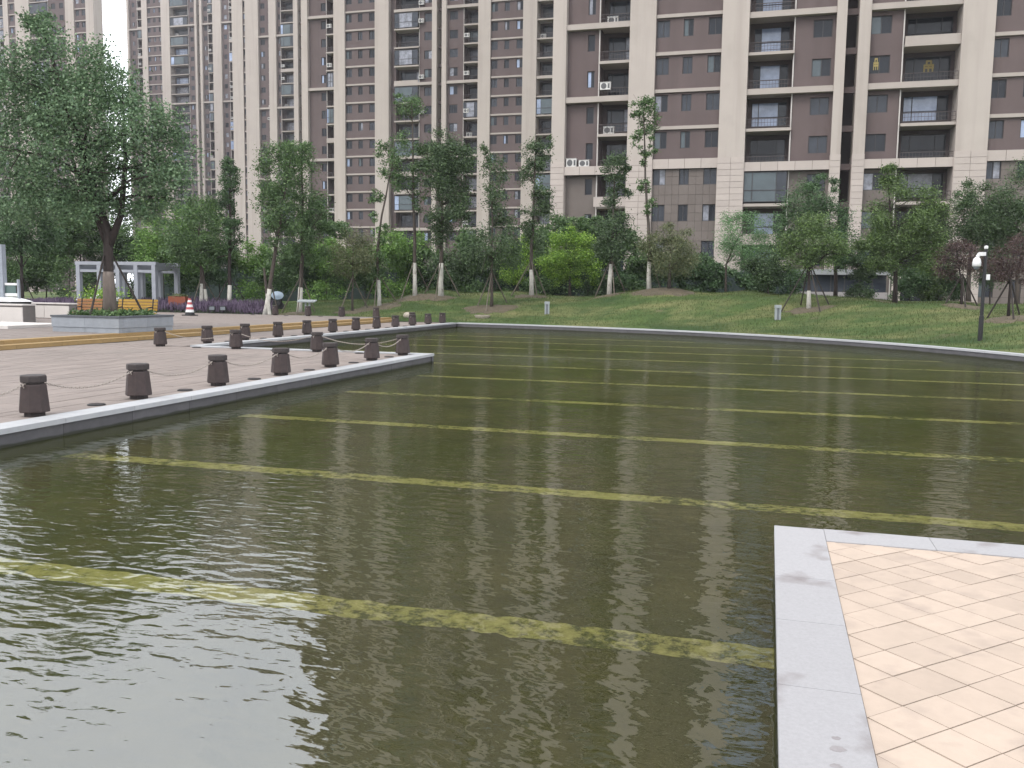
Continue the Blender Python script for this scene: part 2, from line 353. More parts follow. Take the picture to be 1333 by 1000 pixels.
# ------------------------------------------------------------------ mesh helpers
class MB:
    """Collects shapes and links them as ONE mesh object."""
    def __init__(s): s.v = []; s.f = []; s.mi = []; s.mats = []
    def m(s, name):
        if name not in s.mats: s.mats.append(name)
        return s.mats.index(name)
    def face(s, pts, mat):
        n = len(s.v); s.v += [tuple(p) for p in pts]; s.f.append(tuple(range(n, n + len(pts)))); s.mi.append(s.m(mat))
    def box(s, x0, x1, y0, y1, z0, z1, mat):
        n = len(s.v)
        s.v += [(x0, y0, z0), (x1, y0, z0), (x1, y1, z0), (x0, y1, z0), (x0, y0, z1), (x1, y0, z1), (x1, y1, z1), (x0, y1, z1)]
        s.f += [tuple(n + i for i in q) for q in ((0, 3, 2, 1), (4, 5, 6, 7), (0, 1, 5, 4), (1, 2, 6, 5), (2, 3, 7, 6), (3, 0, 4, 7))]
        s.mi += [s.m(mat)] * 6
    def prism(s, pts, z0, z1, mat, matrix=None):
        n = len(s.v); k = len(pts)
        s.v += [(p[0], p[1], z0) for p in pts] + [(p[0], p[1], z1) for p in pts]
        s.f.append(tuple(n + i for i in reversed(range(k)))); s.f.append(tuple(n + k + i for i in range(k)))
        for i in range(k): s.f.append((n + i, n + (i + 1) % k, n + k + (i + 1) % k, n + k + i))
        s.mi += [s.m(mat)] * (k + 2)
    def rings(s, rings, mat, cap=True):
        """rings: lists of points with equal counts, skinned in order"""
        n = len(s.v); k = len(rings[0])
        for r in rings: s.v += [tuple(p) for p in r]
        for j in range(len(rings) - 1):
            for i in range(k):
                s.f.append((n + j * k + i, n + j * k + (i + 1) % k, n + (j + 1) * k + (i + 1) % k, n + (j + 1) * k + i)); s.mi.append(s.m(mat))
        if cap:
            s.f.append(tuple(n + i for i in reversed(range(k)))); s.mi.append(s.m(mat))
            s.f.append(tuple(n + (len(rings) - 1) * k + i for i in range(k))); s.mi.append(s.m(mat))
    def lathe(s, prof, k, mat, c=(0, 0), ph=0.0):
        s.rings([[(c[0] + r * math.cos(ph + 2 * math.pi * i / k), c[1] + r * math.sin(ph + 2 * math.pi * i / k), z) for i in range(k)] for r, z in prof], mat)
    def tube(s, pts, rad, k, mat):
        pts = [Vector(p) for p in pts]; rg = []
        for i, p in enumerate(pts):
            d = (pts[min(i + 1, len(pts) - 1)] - pts[max(i - 1, 0)]).normalized()
            a = Vector((1, 0, 0)) if abs(d.x) < .8 else Vector((0, 1, 0))
            e1 = d.cross(a).normalized(); e2 = d.cross(e1)
            r = rad[i] if isinstance(rad, (list, tuple)) else rad
            rg.append([p + (e1 * math.cos(2 * math.pi * j / k) + e2 * math.sin(2 * math.pi * j / k)) * r for j in range(k)])
        s.rings(rg, mat)
    def ball(s, c, r, mat, n=10, h=6, sz=1.0):
        s.lathe([(max(.001, r * math.sin(math.pi * j / h)), c[2] - r * sz * math.cos(math.pi * j / h)) for j in range(h + 1)], n, mat, (c[0], c[1]))
    def build(s, name, parent=None, smooth=False, loc=None):
        me = bpy.data.meshes.new(name)
        me.from_pydata(s.v, [], s.f)
        for mn in s.mats: me.materials.append(MATS[mn])
        me.polygons.foreach_set('material_index', s.mi)
        if smooth: me.polygons.foreach_set('use_smooth', [True] * len(s.f))
        me.update()
        return link(name, me, parent, loc)
def link(name, me, parent=None, loc=None):
    o = bpy.data.objects.new(name, me); C.objects.link(o)
    if parent is not None: o.parent = parent
    if loc is not None: o.location = loc
    return o
def thing(name, label, cat, loc=(0, 0, 0), rz=0.0, group=None):
    o = bpy.data.objects.new(name, None); C.objects.link(o); o.empty_display_size = .2
    o.location = loc; o.rotation_euler = (0, 0, rz); o['label'] = label; o['category'] = cat
    if group: o['group'] = group
    return o
def tag(o, label, cat, group=None):
    o['label'] = label; o['category'] = cat
    if group: o['group'] = group
    return o
def structure(o): o['kind'] = 'structure'; return o
def stuff(o): o['kind'] = 'stuff'; return o
def copy_thing(o, loc, label, rz=None):
    r = o.copy(); C.objects.link(r); r.location = loc; r['label'] = label
    if rz is not None: r.rotation_euler = (0, 0, rz)
    for ch in list(o.children):
        c = ch.copy(); C.objects.link(c); c.parent = r
        for g in list(ch.children):
            d = g.copy(); C.objects.link(d); d.parent = c
    return r
UNIT = {}
def unit_box(mat):
    """shared 1 m cube mesh per material"""
    if mat not in UNIT:
        b = MB(); b.box(-.5, .5, -.5, .5, -.5, .5, mat)
        me = bpy.data.meshes.new('unit_box'); me.from_pydata(b.v, [], b.f); me.materials.append(MATS[mat]); UNIT[mat] = me
    return UNIT[mat]
def piece(name, mat, x0, x1, y0, y1, z0, z1, parent=None, rz=0.0):
    o = link(name, unit_box(mat), parent)
    o.location = ((x0 + x1) / 2, (y0 + y1) / 2, (z0 + z1) / 2); o.scale = (x1 - x0, y1 - y0, z1 - z0)
    if rz: o.rotation_euler = (0, 0, rz)
    return o
# ------------------------------------------------------------------ terrain
BANK=[(-130,42.2),(-60,42.2),(-30,42.2),(-20,42.2),(-14.9,42.2),(-13,42.1),(-10.2,41.6),(-6.7,40.5),(-3.2,39.1),(0,36.95),(2.7,34.7),(4.95,32.2),(7.07,28.6),(8.6,25),(10,20.5),(10.9,14),(11.2,6),(11.2,-8),(11.2,-40)]
HM=[(-130,.6),(-44,.75),(-30,.85),(-25,1.1),(-22,1.3),(-19,1.75),(-15,1.65),(-11,1.5),(-6,1.95),(-2,1.9),(2,1.7),(7,1.55),(11,1.4),(20,1.2),(90,1.2)]
def seg_dist(x,y):
    best=1e9;sg=1
    for (ax,ay),(bx,by) in zip(BANK[:-1],BANK[1:]):
        dx,dy=bx-ax,by-ay; t=max(0,min(1,((x-ax)*dx+(y-ay)*dy)/(dx*dx+dy*dy)))
        d=math.hypot(x-ax-t*dx,y-ay-t*dy)
        if d<best: best=d; sg=(dx*(y-ay)-dy*(x-ax))
    return best if sg>=0 else -best
def sm(t): t=max(0,min(1,t)); return t*t*(3-2*t)
def lawn_z(x,y):
    s=seg_dist(x,y)
    hm=HM[-1][1]
    for (a,ha),(b,hb) in zip(HM[:-1],HM[1:]):
        if x<b: hm=ha+(hb-ha)*sm((x-a)/(b-a)); break
    if s<=0: return .25
    n=.07*math.sin(x*.9+y*.4)+.07*math.sin(x*.37-y*1.1+1)+.05*math.sin(x*1.7-y*.6+2)
    up=.25+(hm-.25+n)*sm(s/9.0)**.9
    hf=.55+.85*sm((x+22)/20.)
    return up+(hf-up)*sm((s-12)/9.)

def build_lawn():
    # resample the boundary, smooth its normals, then run strips outwards
    pts = []
    for (ax, ay), (bx, by) in zip(BANK[:-1], BANK[1:]):
        ln = math.hypot(bx - ax, by - ay); near = -45 < (ax + bx) / 2 < 14 and (ay + by) / 2 > 12
        n = max(1, int(ln / (.55 if near else 4)))
        pts += [(ax + (bx - ax) * i / n, ay + (by - ay) * i / n) for i in range(n)]
    pts.append(BANK[-1])
    P = np.array(pts)
    T = np.gradient(P, axis=0); T /= np.linalg.norm(T, axis=1)[:, None]
    Nn = np.stack([-T[:, 1], T[:, 0]], 1)
    for _ in range(30):
        Nn[1:-1] = (Nn[:-2] + Nn[1:-1] * 2 + Nn[2:]) / 4
        Nn /= np.linalg.norm(Nn, axis=1)[:, None]
    offs = [.17, .3, .5, .8, 1.2, 1.7, 2.2, 2.8, 3.4, 4, 4.6, 5.2, 5.8, 6.4, 7, 7.6, 8.2, 8.8, 9.4, 10, 10.7, 11.5, 12.3, 13.2, 14.2, 15.4, 17, 19, 21.5, 25, 32, 45, 70, 120, 260]
    V = []; F = []; k = len(offs)
    for i in range(len(P)):
        for s in offs:
            x, y = P[i] + Nn[i] * s
            V.append((x, y, lawn_z(x, y) if s > .2 else .215))
    for i in range(len(P) - 1):
        for j in range(k - 1):
            F.append((i * k + j, (i + 1) * k + j, (i + 1) * k + j + 1, i * k + j + 1))
    me = bpy.data.meshes.new('lawn'); me.from_pydata(V, [], F); me.materials.append(MATS['lawn'])
    me.polygons.foreach_set('use_smooth', [True] * len(F)); me.update()
    structure(link('lawn', me))
    return P, Nn
def smooth_bank():
    pts = []
    for (ax, ay), (bx, by) in zip(BANK[4:-1], BANK[5:]):
        n = max(1, int(math.hypot(bx - ax, by - ay) / .25))
        pts += [(ax + (bx - ax) * i / n, ay + (by - ay) * i / n) for i in range(n)]
    P = np.array(pts + [BANK[-1]])
    for _ in range(40): P[1:-1] = (P[:-2] + P[1:-1] * 2 + P[2:]) / 4
    return P
def ground_and_pool():
    g = MB(); g.face([(-2500, -2500, -.62), (2500, -2500, -.62), (2500, 2500, -.62), (-2500, 2500, -.62)], 'subsoil')
    structure(g.build('ground'))
    f = MB(); f.face([(-16, -14, -.25), (13, -14, -.25), (13, 43, -.25), (-16, 43, -.25)], 'pool_floor')
    fl = structure(f.build('pool_floor'))
    for k in range(-3, 10):                      # yellow lane stripes on the floor
        u = 5.12 + 3.73 * k
        xr = 12.2
        q = MB(); x = -15.9; prev = None
        while x < xr:                            # edges nibbled by silt
            a, c = u - .15 + RNG.normal() * .012, u + .15 + RNG.normal() * .012
            if prev: q.face([(prev[0], prev[1], -.245), (x, a, -.245), (x, c, -.245), (prev[0], prev[2], -.245)], 'lane_yellow')
            prev = (x, a, c); x += .09
        q.build('lane_stripe', fl)
    w = MB(); w.face([(-15.5, -13.5, 0), (12.6, -13.5, 0), (12.6, 42.7, 0), (-15.5, 42.7, 0)], 'water')
    structure(w.build('water'))
    # far bank kerb: dark wall below, pale stones on top
    P = smooth_bank()
    T = np.gradient(P, axis=0); T /= np.linalg.norm(T, axis=1)[:, None]; Nn = np.stack([-T[:, 1], T[:, 0]], 1)
    k = MB()
    A, B = P - Nn * .12, P + Nn * .22
    for i in range(len(P) - 1):
        a, b, c, d = A[i], A[i + 1], B[i + 1], B[i]
        k.face([(a[0], a[1], -.3), (b[0], b[1], -.3), (b[0], b[1], .16), (a[0], a[1], .16)], 'wall_stone_dark')
        k.face([(a[0], a[1], .16), (b[0], b[1], .16), (c[0], c[1], .16), (d[0], d[1], .16)], 'wall_stone_dark')
    kb = structure(k.build('bank_kerb'))
    # stones of about 1.2 m along the curve
    i = 0; step = 5
    while i + step < len(P):
        q = MB(); g_ = .006
        a0, a1 = P[i] + T[i] * g_, P[i + step] - T[i + step] * g_
        n0, n1 = Nn[i], Nn[i + step]
        pl = [a0 - n0 * .15, a1 - n1 * .15, a1 + n1 * .19, a0 + n0 * .19]
        q.prism([tuple(p) for p in pl], .165, .225, 'coping_grey')
        q.build('coping_stone', kb); i += step
    # south edge of the pool behind the viewer
    s = MB(); s.box(-16, 13, -30, -12, -.6, .2, 'concrete'); structure(s.build('south_pavement'))

def deck():
    """Lower plaza with its stepped water edge, paved in narrow courses running towards the lawn."""
    d = MB()
    d.box(-18.0, -8.22, -12, 20.98, -.6, .155, 'joint_dark')
    d.box(-18.0, -15.02, 20.98, 42.05, -.6, .155, 'joint_dark')
    root = structure(d.build('lower_plaza'))
    pv = 0; rest = MB()
    # pavers .23 wide, .9 long, staggered
    near = []
    for part in ((-17.98, -8.5, -12.0, 20.7), (-17.98, -15.3, 20.72, 42.0)):
        x = part[1]; c = 0
        while x - .23 > part[0] - .01:
            y = part[2] + (0 if c % 2 else -.45) + RNG.uniform(-.1, .1)
            while y < part[3]:
                y0, y1 = max(y, part[2]), min(y + .9, part[3])
                if y1 - y0 > .1:
                    near.append((x - .224, x - .003, y0 + .003, y1 - .003, .205 + RNG.uniform(-.0025, .0025)))
                y += .9
            x -= .23; c += 1
    # the ones that show largest in the photograph are parts of their own
    def size(q):
        cx, cy = (q[0] + q[1]) / 2, (q[2] + q[3]) / 2
        dep = -cx * .2745 * 1 + cy * .9616; lat = cx * .9616 + cy * .2745
        return dep if dep > 2 and lat / dep > -.60 else 1e6
    near.sort(key=size)
    for q in near[:290]:
        piece('paver', 'paver_mauve', q[0], q[1], q[2], q[3], .16, q[4], root)
    for q in near[290:]:
        rest.box(q[0], q[1], q[2], q[3], .16, q[4], 'paver_mauve')
    stuff(rest.build('distant_pavers', root))
    # dark stone facing and pale coping along the three water edges
    def edge(x0, y0, x1, y1, nx, ny):
        ln = math.hypot(x1 - x0, y1 - y0); n = max(1, round(ln / 1.2)); tx, ty = (x1 - x0) / ln, (y1 - y0) / ln
        for i in range(n):
            a, b = ln * i / n + .003, ln * (i + 1) / n - .003
            for nm, mt, o0, o1, z0, z1 in (('facing_stone', 'wall_stone_dark', -.05, .05, -.4, .149), ('coping_stone', 'coping_grey', -.27, .09, .16, .222)):
                xs = sorted((x0 + tx * a + nx * o0, x0 + tx * b + nx * o1)) if ty == 0 else sorted((x0 + nx * o0, x0 + nx * o1))
                ys = sorted((y0 + ty * a + ny * o0, y0 + ty * b + ny * o1)) if tx == 0 else sorted((y0 + ny * o0, y0 + ny * o1))
                if tx == 0: ys = [y0 + ty * a, y0 + ty * b]
                else: xs = sorted([x0 + tx * a, x0 + tx * b]); 
                piece(nm, mt, xs[0], xs[1], min(ys), max(ys), z0, z1, root)
    edge(-8.17, -12, -8.17, 20.93 + .05, 1, 0)
    edge(-15.0 + .06, 21.03, -8.17 + .09, 21.03, 0, 1)
    edge(-14.97, 21.12, -14.97, 42.05, 1, 0)

def upper_plaza():
    b = MB()
    b.box(-140, -18.45, -12, 42.05, -.6, .355, 'joint_dark')
    root = structure(b.build('upper_plaza'))
    s = MB(); s.box(-18.36, -18.04, -12, 42.0, .0, .285, 'concrete'); s.build('step_core', root)
    y = -12
    while y < 42:
        y1 = min(y + 1.5, 42.0)
        piece('step_stone', 'step_ochre', -18.36, -18.01, y + .004, y1 - .004, .287, .318, root)
        piece('step_riser', 'step_ochre', -18.038, -18.004, y + .004, y1 - .004, .207, .285, root)
        piece('step_stone', 'step_ochre', -18.72, -18.40, y + .004, y1 - .004, .36, .413, root)
        piece('step_riser', 'step_ochre', -18.448, -18.385, y + .004, y1 - .004, .319, .358, root)
        y += 1.5
    r = MB(); x = -18.73
    c = 0
    while x > -52:
        yy = 8.0 + (c % 2) * .3
        while yy < 42:
            y1 = min(yy + .6, 42.0)
            z = .41 + RNG.uniform(-.003, .003)
            r.box(x - .596, x - .004, yy + .003, y1 - .003, .36, z, 'paver_mauve'); yy += .6
        x -= .6; c += 1
    r.box(-140, x, -12, 42, .36, .408, 'paver_mauve'); r.box(x, -18.73, -12, 8.0, .36, .408, 'paver_mauve')
    stuff(r.build('plaza_pavers', root))

def near_pier():
    """The pier at the viewer's feet: pale granite border round diagonal tan tiles."""
    X0, Y1 = .11, 6.38
    b = MB()
    b.box(X0 + .012, 7.0, -12, Y1 - .012, -.6, .155, 'joint_dark')
    root = structure(b.build('viewing_pier'))
    w = MB()
    w.box(X0 - .0, X0 + .011, -12, Y1, -.4, .15, 'wall_stone_dark'); w.box(X0 + .012, 7.0, Y1 - .011, Y1, -.4, .15, 'wall_stone_dark')
    w.build('facing_stone', root)
    # coping: mitred-free, the long border runs through, the far one butts against it
    ys = [Y1, 5.10 , 4.20, 3.62, 2.62, 1.5, .3, -.9, -2.1, -4, -6, -8, -10, -12]
    # stone joints read off the photograph
    ys = [Y1, 5.22, 4.50, 3.72, 2.62, 1.5, .3, -.9, -2.1, -4, -6, -8, -10, -12]
    for a, c in zip(ys[:-1], ys[1:]):
        piece('coping_stone', 'coping_near', X0 - .012, X0 + .312, c + .0015, a - .0015, .156, .21, root)
    xs = [X0 + .3135, X0 + .98, X0 + 1.65, X0 + 2.4, X0 + 3.2, X0 + 4.1, 7.0]
    for a, c in zip(xs[:-1], xs[1:]):
        piece('coping_stone', 'coping_near', a + .0015, c - .0015, Y1 - .300, Y1 + .012, .156, .2095, root)
    # diagonal tiles, clipped to the field inside the border
    fx0, fy1, fx1, fy0 = X0 + .3155, Y1 - .3025, 6.9, -6
    def clip(poly, axis, lim, keep_ge):
        out = []
        for i in range(len(poly)):
            p, q = poly[i], poly[(i + 1) % len(poly)]
            ip = (p[axis] >= lim) == keep_ge; iq = (q[axis] >= lim) == keep_ge
            if ip: out.append(p)
            if ip != iq:
                t = (lim - p[axis]) / (q[axis] - p[axis]); out.append((p[0] + t * (q[0] - p[0]), p[1] + t * (q[1] - p[1])))
        return out
    h = .1445; ox, oy = .427, 3.385 ; g = .0028
    rest = MB(); cnt = 0; tiles = []
    for i in range(-60, 90):
        for j in range(-60, 90):
            cx, cy = ox + (i + j) * h, oy + (i - j) * h
            if not (fx0 - .2 < cx < fx1 and fy0 < cy < fy1 + .2): continue
            e = h - g * 1.4142
            poly = [(cx - e, cy), (cx, cy - e), (cx + e, cy), (cx, cy + e)]
            poly = clip(poly, 0, fx0, True) if True else poly
            if len(poly) >= 3: poly = clip(poly, 1, fy1, False)
            if len(poly) < 3: continue
            ar = abs(sum(p[0] * q[1] - q[0] * p[1] for p, q in zip(poly, poly[1:] + poly[:1]))) / 2
            if ar < 4e-4: continue
            tiles.append((cx, cy, poly))
    full = None
    for cx, cy, poly in tiles:
        seen = cy > 2.5 and cx < .5 + .9 * cy * .85 and cx < 4.2
        z1 = .2045 + RNG.uniform(-.002, .0015)
        if seen and cnt < 295:
            cnt += 1
            if len(poly) == 4 and abs(poly[0][1] - cy) < 1e-6 and abs(poly[2][1] - cy) < 1e-6 and abs(poly[2][0] - poly[0][0] - 2 * (h - g * 1.4142)) < 1e-5 and abs(poly[3][1] - poly[1][1] - 2 * (h - g * 1.4142)) < 1e-5:
                if full is None:
                    q = MB(); q.prism([(p[0] - cx, p[1] - cy) for p in poly], -.045, 0, 'tile_tan'); o = q.build('paving_tile', root); full = o.data
                else: o = link('paving_tile', full, root)
                o.location = (cx, cy, z1)
                o.rotation_euler = (RNG.uniform(-.004, .004), RNG.uniform(-.004, .004), 0)
            else:
                q = MB(); q.prism(poly, .16, z1, 'tile_tan'); q.build('paving_tile', root)
        else:
            rest.prism(poly, .16, z1, 'tile_tan')
    stuff(rest.build('outer_tiles', root))
    # damp marks on the border stone nearest the viewer
    for i, (x, y, r_) in enumerate(((.300, 3.23, .022), (.30, 3.31, .014), (.285, 3.105, .016), (.34, 3.04, .022), (.215, 3.02, .035))):
        q = MB(); rs = random.Random(i)
        q.prism([(x + r_ * rs.uniform(.75, 1.2) * 1.25 * math.cos(2 * math.pi * k / 14), y + r_ * rs.uniform(.75, 1.2) * math.sin(2 * math.pi * k / 14)) for k in range(14)], .2095, .2108, 'damp_stone'); q.build('damp_mark', root)

LAWN_P, LAWN_N = build_lawn()
ground_and_pool()
deck()
upper_plaza()
near_pier()

# ------------------------------------------------------------------ apartment towers
FH, ZB = 2.85, 11.97
WIN = {}
def window_meshes(w, h, kind, panes):
    key = (round(w, 2), round(h, 2), kind)
    if key not in WIN:
        b = MB(); t = .055 if kind != 'far' else .08; y0, y1 = -.05, .05; fm = 'window_frame'
        b.box(-w / 2, w / 2, y0, y1, -h / 2, -h / 2 + t, fm); b.box(-w / 2, w / 2, y0, y1, h / 2 - t, h / 2, fm)
        b.box(-w / 2, -w / 2 + t, y0 + .002, y1, -h / 2 + t, h / 2 - t, fm); b.box(w / 2 - t, w / 2, y0 + .002, y1, -h / 2 + t, h / 2 - t, fm)
        n = 1 if w < 1.7 else 2
        if w > .75:
            for i in range(n):
                x = -w / 2 + w * ((i + 1) / (n + 1) if n == 1 else (.2 if i == 0 else .76)); b.box(x - t / 2, x + t / 2, y0 + .004, y1, -h / 2 + t, h / 2 - t, fm)
        if kind == 'tall': b.box(-w / 2 + t, w / 2 - t, y0 + .006, y1, -h * .12, -h * .12 + t, fm)
        me = bpy.data.meshes.new('window'); me.from_pydata(b.v, [], b.f); me.materials.append(MATS[fm]); WIN[key] = me
    pk = key + tuple(panes)
    if pk not in WIN:
        b = MB(); n = len(panes)
        cuts = [0, 1] if n == 1 else ([0, .5, 1] if n == 2 and w < 1.7 else ([0, .76, 1] if n == 2 else [0, .2, .76, 1]))
        for i, pm in enumerate(panes):
            b.box(-w / 2 + .01 + (w - .02) * cuts[i], -w / 2 + .01 + (w - .02) * cuts[i + 1], .0, .03, -h / 2 + .01, h / 2 - .01, pm)
        me = bpy.data.meshes.new('pane'); me.from_pydata(b.v, [], b.f)
        for mn in b.mats: me.materials.append(MATS[mn])
        me.polygons.foreach_set('material_index', b.mi); WIN[pk] = me
    return WIN[key], WIN[pk]
RAIL = {}
def railing_mesh(w):
    k = round(w, 2)
    if k not in RAIL:
        b = MB(); b.box(-w / 2, w / 2, -.025, .025, .70, .745, 'railing_metal'); b.box(-w / 2, w / 2, -.015, .015, .12, .15, 'railing_metal')
        b.box(-w / 2, w / 2, -.012, .012, .42, .445, 'railing_metal')
        n = max(2, int(w / .22))
        for i in range(n + 1):
            x = -w / 2 + .012 + (w - .024) * i / n; b.box(x - .010, x + .010, -.010, .010, 0, .70, 'railing_metal')
        me = bpy.data.meshes.new('railing'); me.from_pydata(b.v, [], b.f); me.materials.append(MATS['railing_metal']); RAIL[k] = me
    return RAIL[k]
ACM = []
def ac_mesh():
    if not ACM:
        b = MB(); b.box(-.42, .42, -.17, .17, 0, .58, 'ac_white'); b.box(-.46, .46, -.20, .18, .582, .60, 'ac_white')
        q = [(-.12 + .23 * math.cos(a), .29 + .23 * math.sin(a)) for a in [2 * math.pi * i / 14 for i in range(14)]]
        b.rings([[(x, -.172, z) for x, z in q], [(x, -.185, z) for x, z in q]], 'ac_grille')
        b.box(.2, .36, -.18, -.171, .1, .48, 'ac_grille')
        me = bpy.data.meshes.new('air_conditioner'); me.from_pydata(b.v, [], b.f)
        for mn in b.mats: me.materials.append(MATS[mn])
        me.polygons.foreach_set('material_index', b.mi); ACM.append(me)
    return ACM[0]

class Tower:
    def __init__(s, label, u0, v0, v1, kmin, kvis, ktop, far=False, podium=False, big=2, seed=1, depth=15.0, cat='building'):
        s.r = random.Random(seed); s.u = u0; s.kmin, s.kvis, s.ktop = kmin, kvis, ktop; s.far = far; s.podium = podium; s.big = big
        s.z0 = -.5; s.z1 = ZB + FH * (ktop + 1)
        s.root = thing('apartment_building', label, cat, ((v0 + v1) / 2, u0, 0))
        s.off = ((v0 + v1) / 2, u0, 0)
        s.up = MB(); s.nwin = 0; s.npanel = 0; s.rest = MB(); s.nb = 0
        core = MB(); core.box(v0 + .4, v1 - .4, u0 + 3.0, u0 + depth, s.z0, s.z1 - .5, 'facade_brown')
        core.box(v0 + .2, v1 - .2, u0 + .4, u0 + depth + .1, s.z1 - .45, s.z1, 'band_cream')
        o = core.build('core_wall'); s.own(o)
        s.acs = 0
    def own(s, o):
        o.parent = s.root; o.location = (o.location[0] - s.off[0], o.location[1] - s.off[1], o.location[2]); return o
    def box(s, name, mat, x0, x1, y0, y1, z0, z1, k=-99):
        if k <= s.kvis: return s.own(piece(name, mat, x0, x1, y0, y1, z0, z1))
        s.up.box(x0, x1, y0, y1, z0, z1, mat)
    def panes(s, wide=False):
        r = s.r.random()
        if s.far:
            c = [(.40, ('pane_dark',)), (.70, ('pane_grey',)), (.86, ('pane_curtain', 'pane_dark')), (.96, ('pane_painted_sky', 'pane_grey')), (1, ('pane_curtain',))]
        else:
            c = [(.42, ('pane_dark',)), (.70, ('pane_grey',)), (.78, ('pane_green', 'pane_dark')), (.87, ('pane_curtain', 'pane_dark')), (.93, ('pane_painted_sky', 'pane_dark')), (1, ('pane_grey', 'pane_curtain'))]
        for t, p in c:
            if r <= t: return p
        return c[-1][1]
    def window(s, name, xc, w, zc, h, y, k, panes=None, kind=''):
        panes = panes or s.panes()
        if k <= s.kvis and s.nwin < 290:
            s.nwin += 1
            a, b = window_meshes(w, h, 'far' if s.far else kind, panes)
            o = link(name, a); o.location = (xc, y, zc); s.own(o)
            p = link('pane', b, o)
            return o
        s.up.box(xc - w / 2, xc + w / 2, y, y + .05, zc - h / 2, zc + h / 2, panes[0])
    def holes_wall(s, x0, x1, y, holes, mat, z0=None, z1=None, dep=.25):
        mb = MB(); z0 = s.z0 if z0 is None else z0; z1 = s.z1 - .3 if z1 is None else z1
        xs = sorted({x0, x1} | {h[0] for h in holes} | {h[1] for h in holes})
        for a, b in zip(xs[:-1], xs[1:]):
            c = (a + b) / 2
            iv = sorted((h[2], h[3]) for h in holes if h[0] < c < h[1]); z = z0
            for h0, h1 in iv + [(z1, z1)]:
                if h0 > z + 1e-4: mb.face([(a, y, z), (b, y, z), (b, y, h0), (a, y, h0)], mat)
                z = max(z, h1)
        for a, b, h0, h1 in holes:
            yb = y + dep
            mb.face([(a, y, h0), (b, y, h0), (b, yb, h0), (a, yb, h0)], mat); mb.face([(a, y, h1), (a, yb, h1), (b, yb, h1), (b, y, h1)], mat)
            mb.face([(a, y, h0), (a, yb, h0), (a, yb, h1), (a, y, h1)], mat); mb.face([(b, y, h0), (b, y, h1), (b, yb, h1), (b, yb, h0)], mat)
        return s.own(mb.build('wall'))
    def P(s, v0, v1, proud=0.0, mat='facade_cream'):
        """full height pilaster; on a podium its foot is clad in stone panels"""
        zf = ZB + .42 if s.podium else s.z0
        s.own(piece('pilaster', mat, v0, v1, s.u - proud, s.u + 3.1, zf, s.z1 - .1))
        if s.podium:
            s.own(piece('pilaster_foot', 'cladding_joint', v0 + .01, v1 - .01, s.u - proud + .01, s.u + 3.05, s.z0, zf))
            n = 2 if v1 - v0 > 1.3 else 1; ph = .47; z = zf - .002
            while z > .3:
                for i in range(n):
                    a, b = v0 + (v1 - v0) * i / n, v0 + (v1 - v0) * (i + 1) / n
                    args = (a + (.012 if i else 0), b - (0 if i == n - 1 else .012), s.u - proud - .04, s.u - proud + .012, z - ph + .022, z)
                    if z > 2.4 and s.npanel < 290:
                        s.npanel += 1; s.own(piece('cladding_panel', 'cladding_pink', *args))
                    else: s.rest.box(*args, 'cladding_pink')
                z -= ph
            # the returns of the foot
            for xx in ((v0 - .03, v0 + .009), (v1 - .009, v1 + .03)):
                s.own(piece('side_cladding', 'cladding_pink', xx[0], xx[1], s.u - proud + .013, s.u + 2.9, s.z0, zf - .003))
    def W(s, v0, v1, wins):
        """bay of small windows with a cream band over every floor"""
        y = s.u + .32; holes = []; lo = []
        for k in range(s.kmin, s.ktop + 1):
            zt = ZB + FH * (k + 1) - .28
            for a, b in wins:
                hole = (v0 + a, v0 + b, zt - 1.30, zt)
                (lo if (s.podium and k < 0) else holes).append(hole)
                s.window('window', v0 + (a + b) / 2, b - a, zt - .65, 1.30, y + .14, k)
            if k >= (1 if s.podium else s.kmin):
                zc = ZB + FH * k
                s.box('band', 'band_cream', v0 + .002, v1 - .002, s.u + .14, s.u + .40, zc - .13, zc + .13, k)
        if s.podium:
            s.holes_wall(v0, v1, y, holes, 'facade_brown', z0=ZB + .3)
            s.holes_wall(v0, v1, y, lo, 'facade_grey_base', z1=ZB + .3)
            s.box('band', 'facade_grey_base', v0, v1, s.u + .1, s.u + .4, ZB - .33, ZB + .42)
            n = 4
            for i in range(n):
                s.own(piece('band_panel', 'cladding_pink', v0 + (v1 - v0) * i / n + .012, v0 + (v1 - v0) * (i + 1) / n - .012, s.u + .06, s.u + .098, ZB - .33, ZB + .42))
            xs = sorted({v0, v1} | {v0 + q for w in wins for q in w})
            ex = []
            for a, b in zip(xs[:-1], xs[1:]): ex += [a] if b - a < 1.0 else [a, (a + b) / 2]
            ex.append(v1)
            zc = ZB - .33
            for k in range(-1, -5, -1):
                zt = ZB + FH * (k + 1) - .28; zb = zt - 1.30; zn = ZB + FH * k - .28
                for a, b in zip(ex[:-1], ex[1:]):
                    inwin = any(v0 + w0 < (a + b) / 2 < v0 + w1 for w0, w1 in wins)
                    rows = [] if inwin else [((zt + zb) / 2, min(zt, zc)), (zb, (zt + zb) / 2)]
                    rows += [((zb + zn) / 2, zb), (zn, (zb + zn) / 2)]
                    for r0_, r1_ in rows:
                        if r1_ < .5: continue
                        s.own(piece('stone_panel', 'facade_grey', a + .008, b - .008, y - .035, y + .005, r0_ + .012, r1_ - .008))
        else:
            s.holes_wall(v0, v1, y, holes, 'facade_brown')
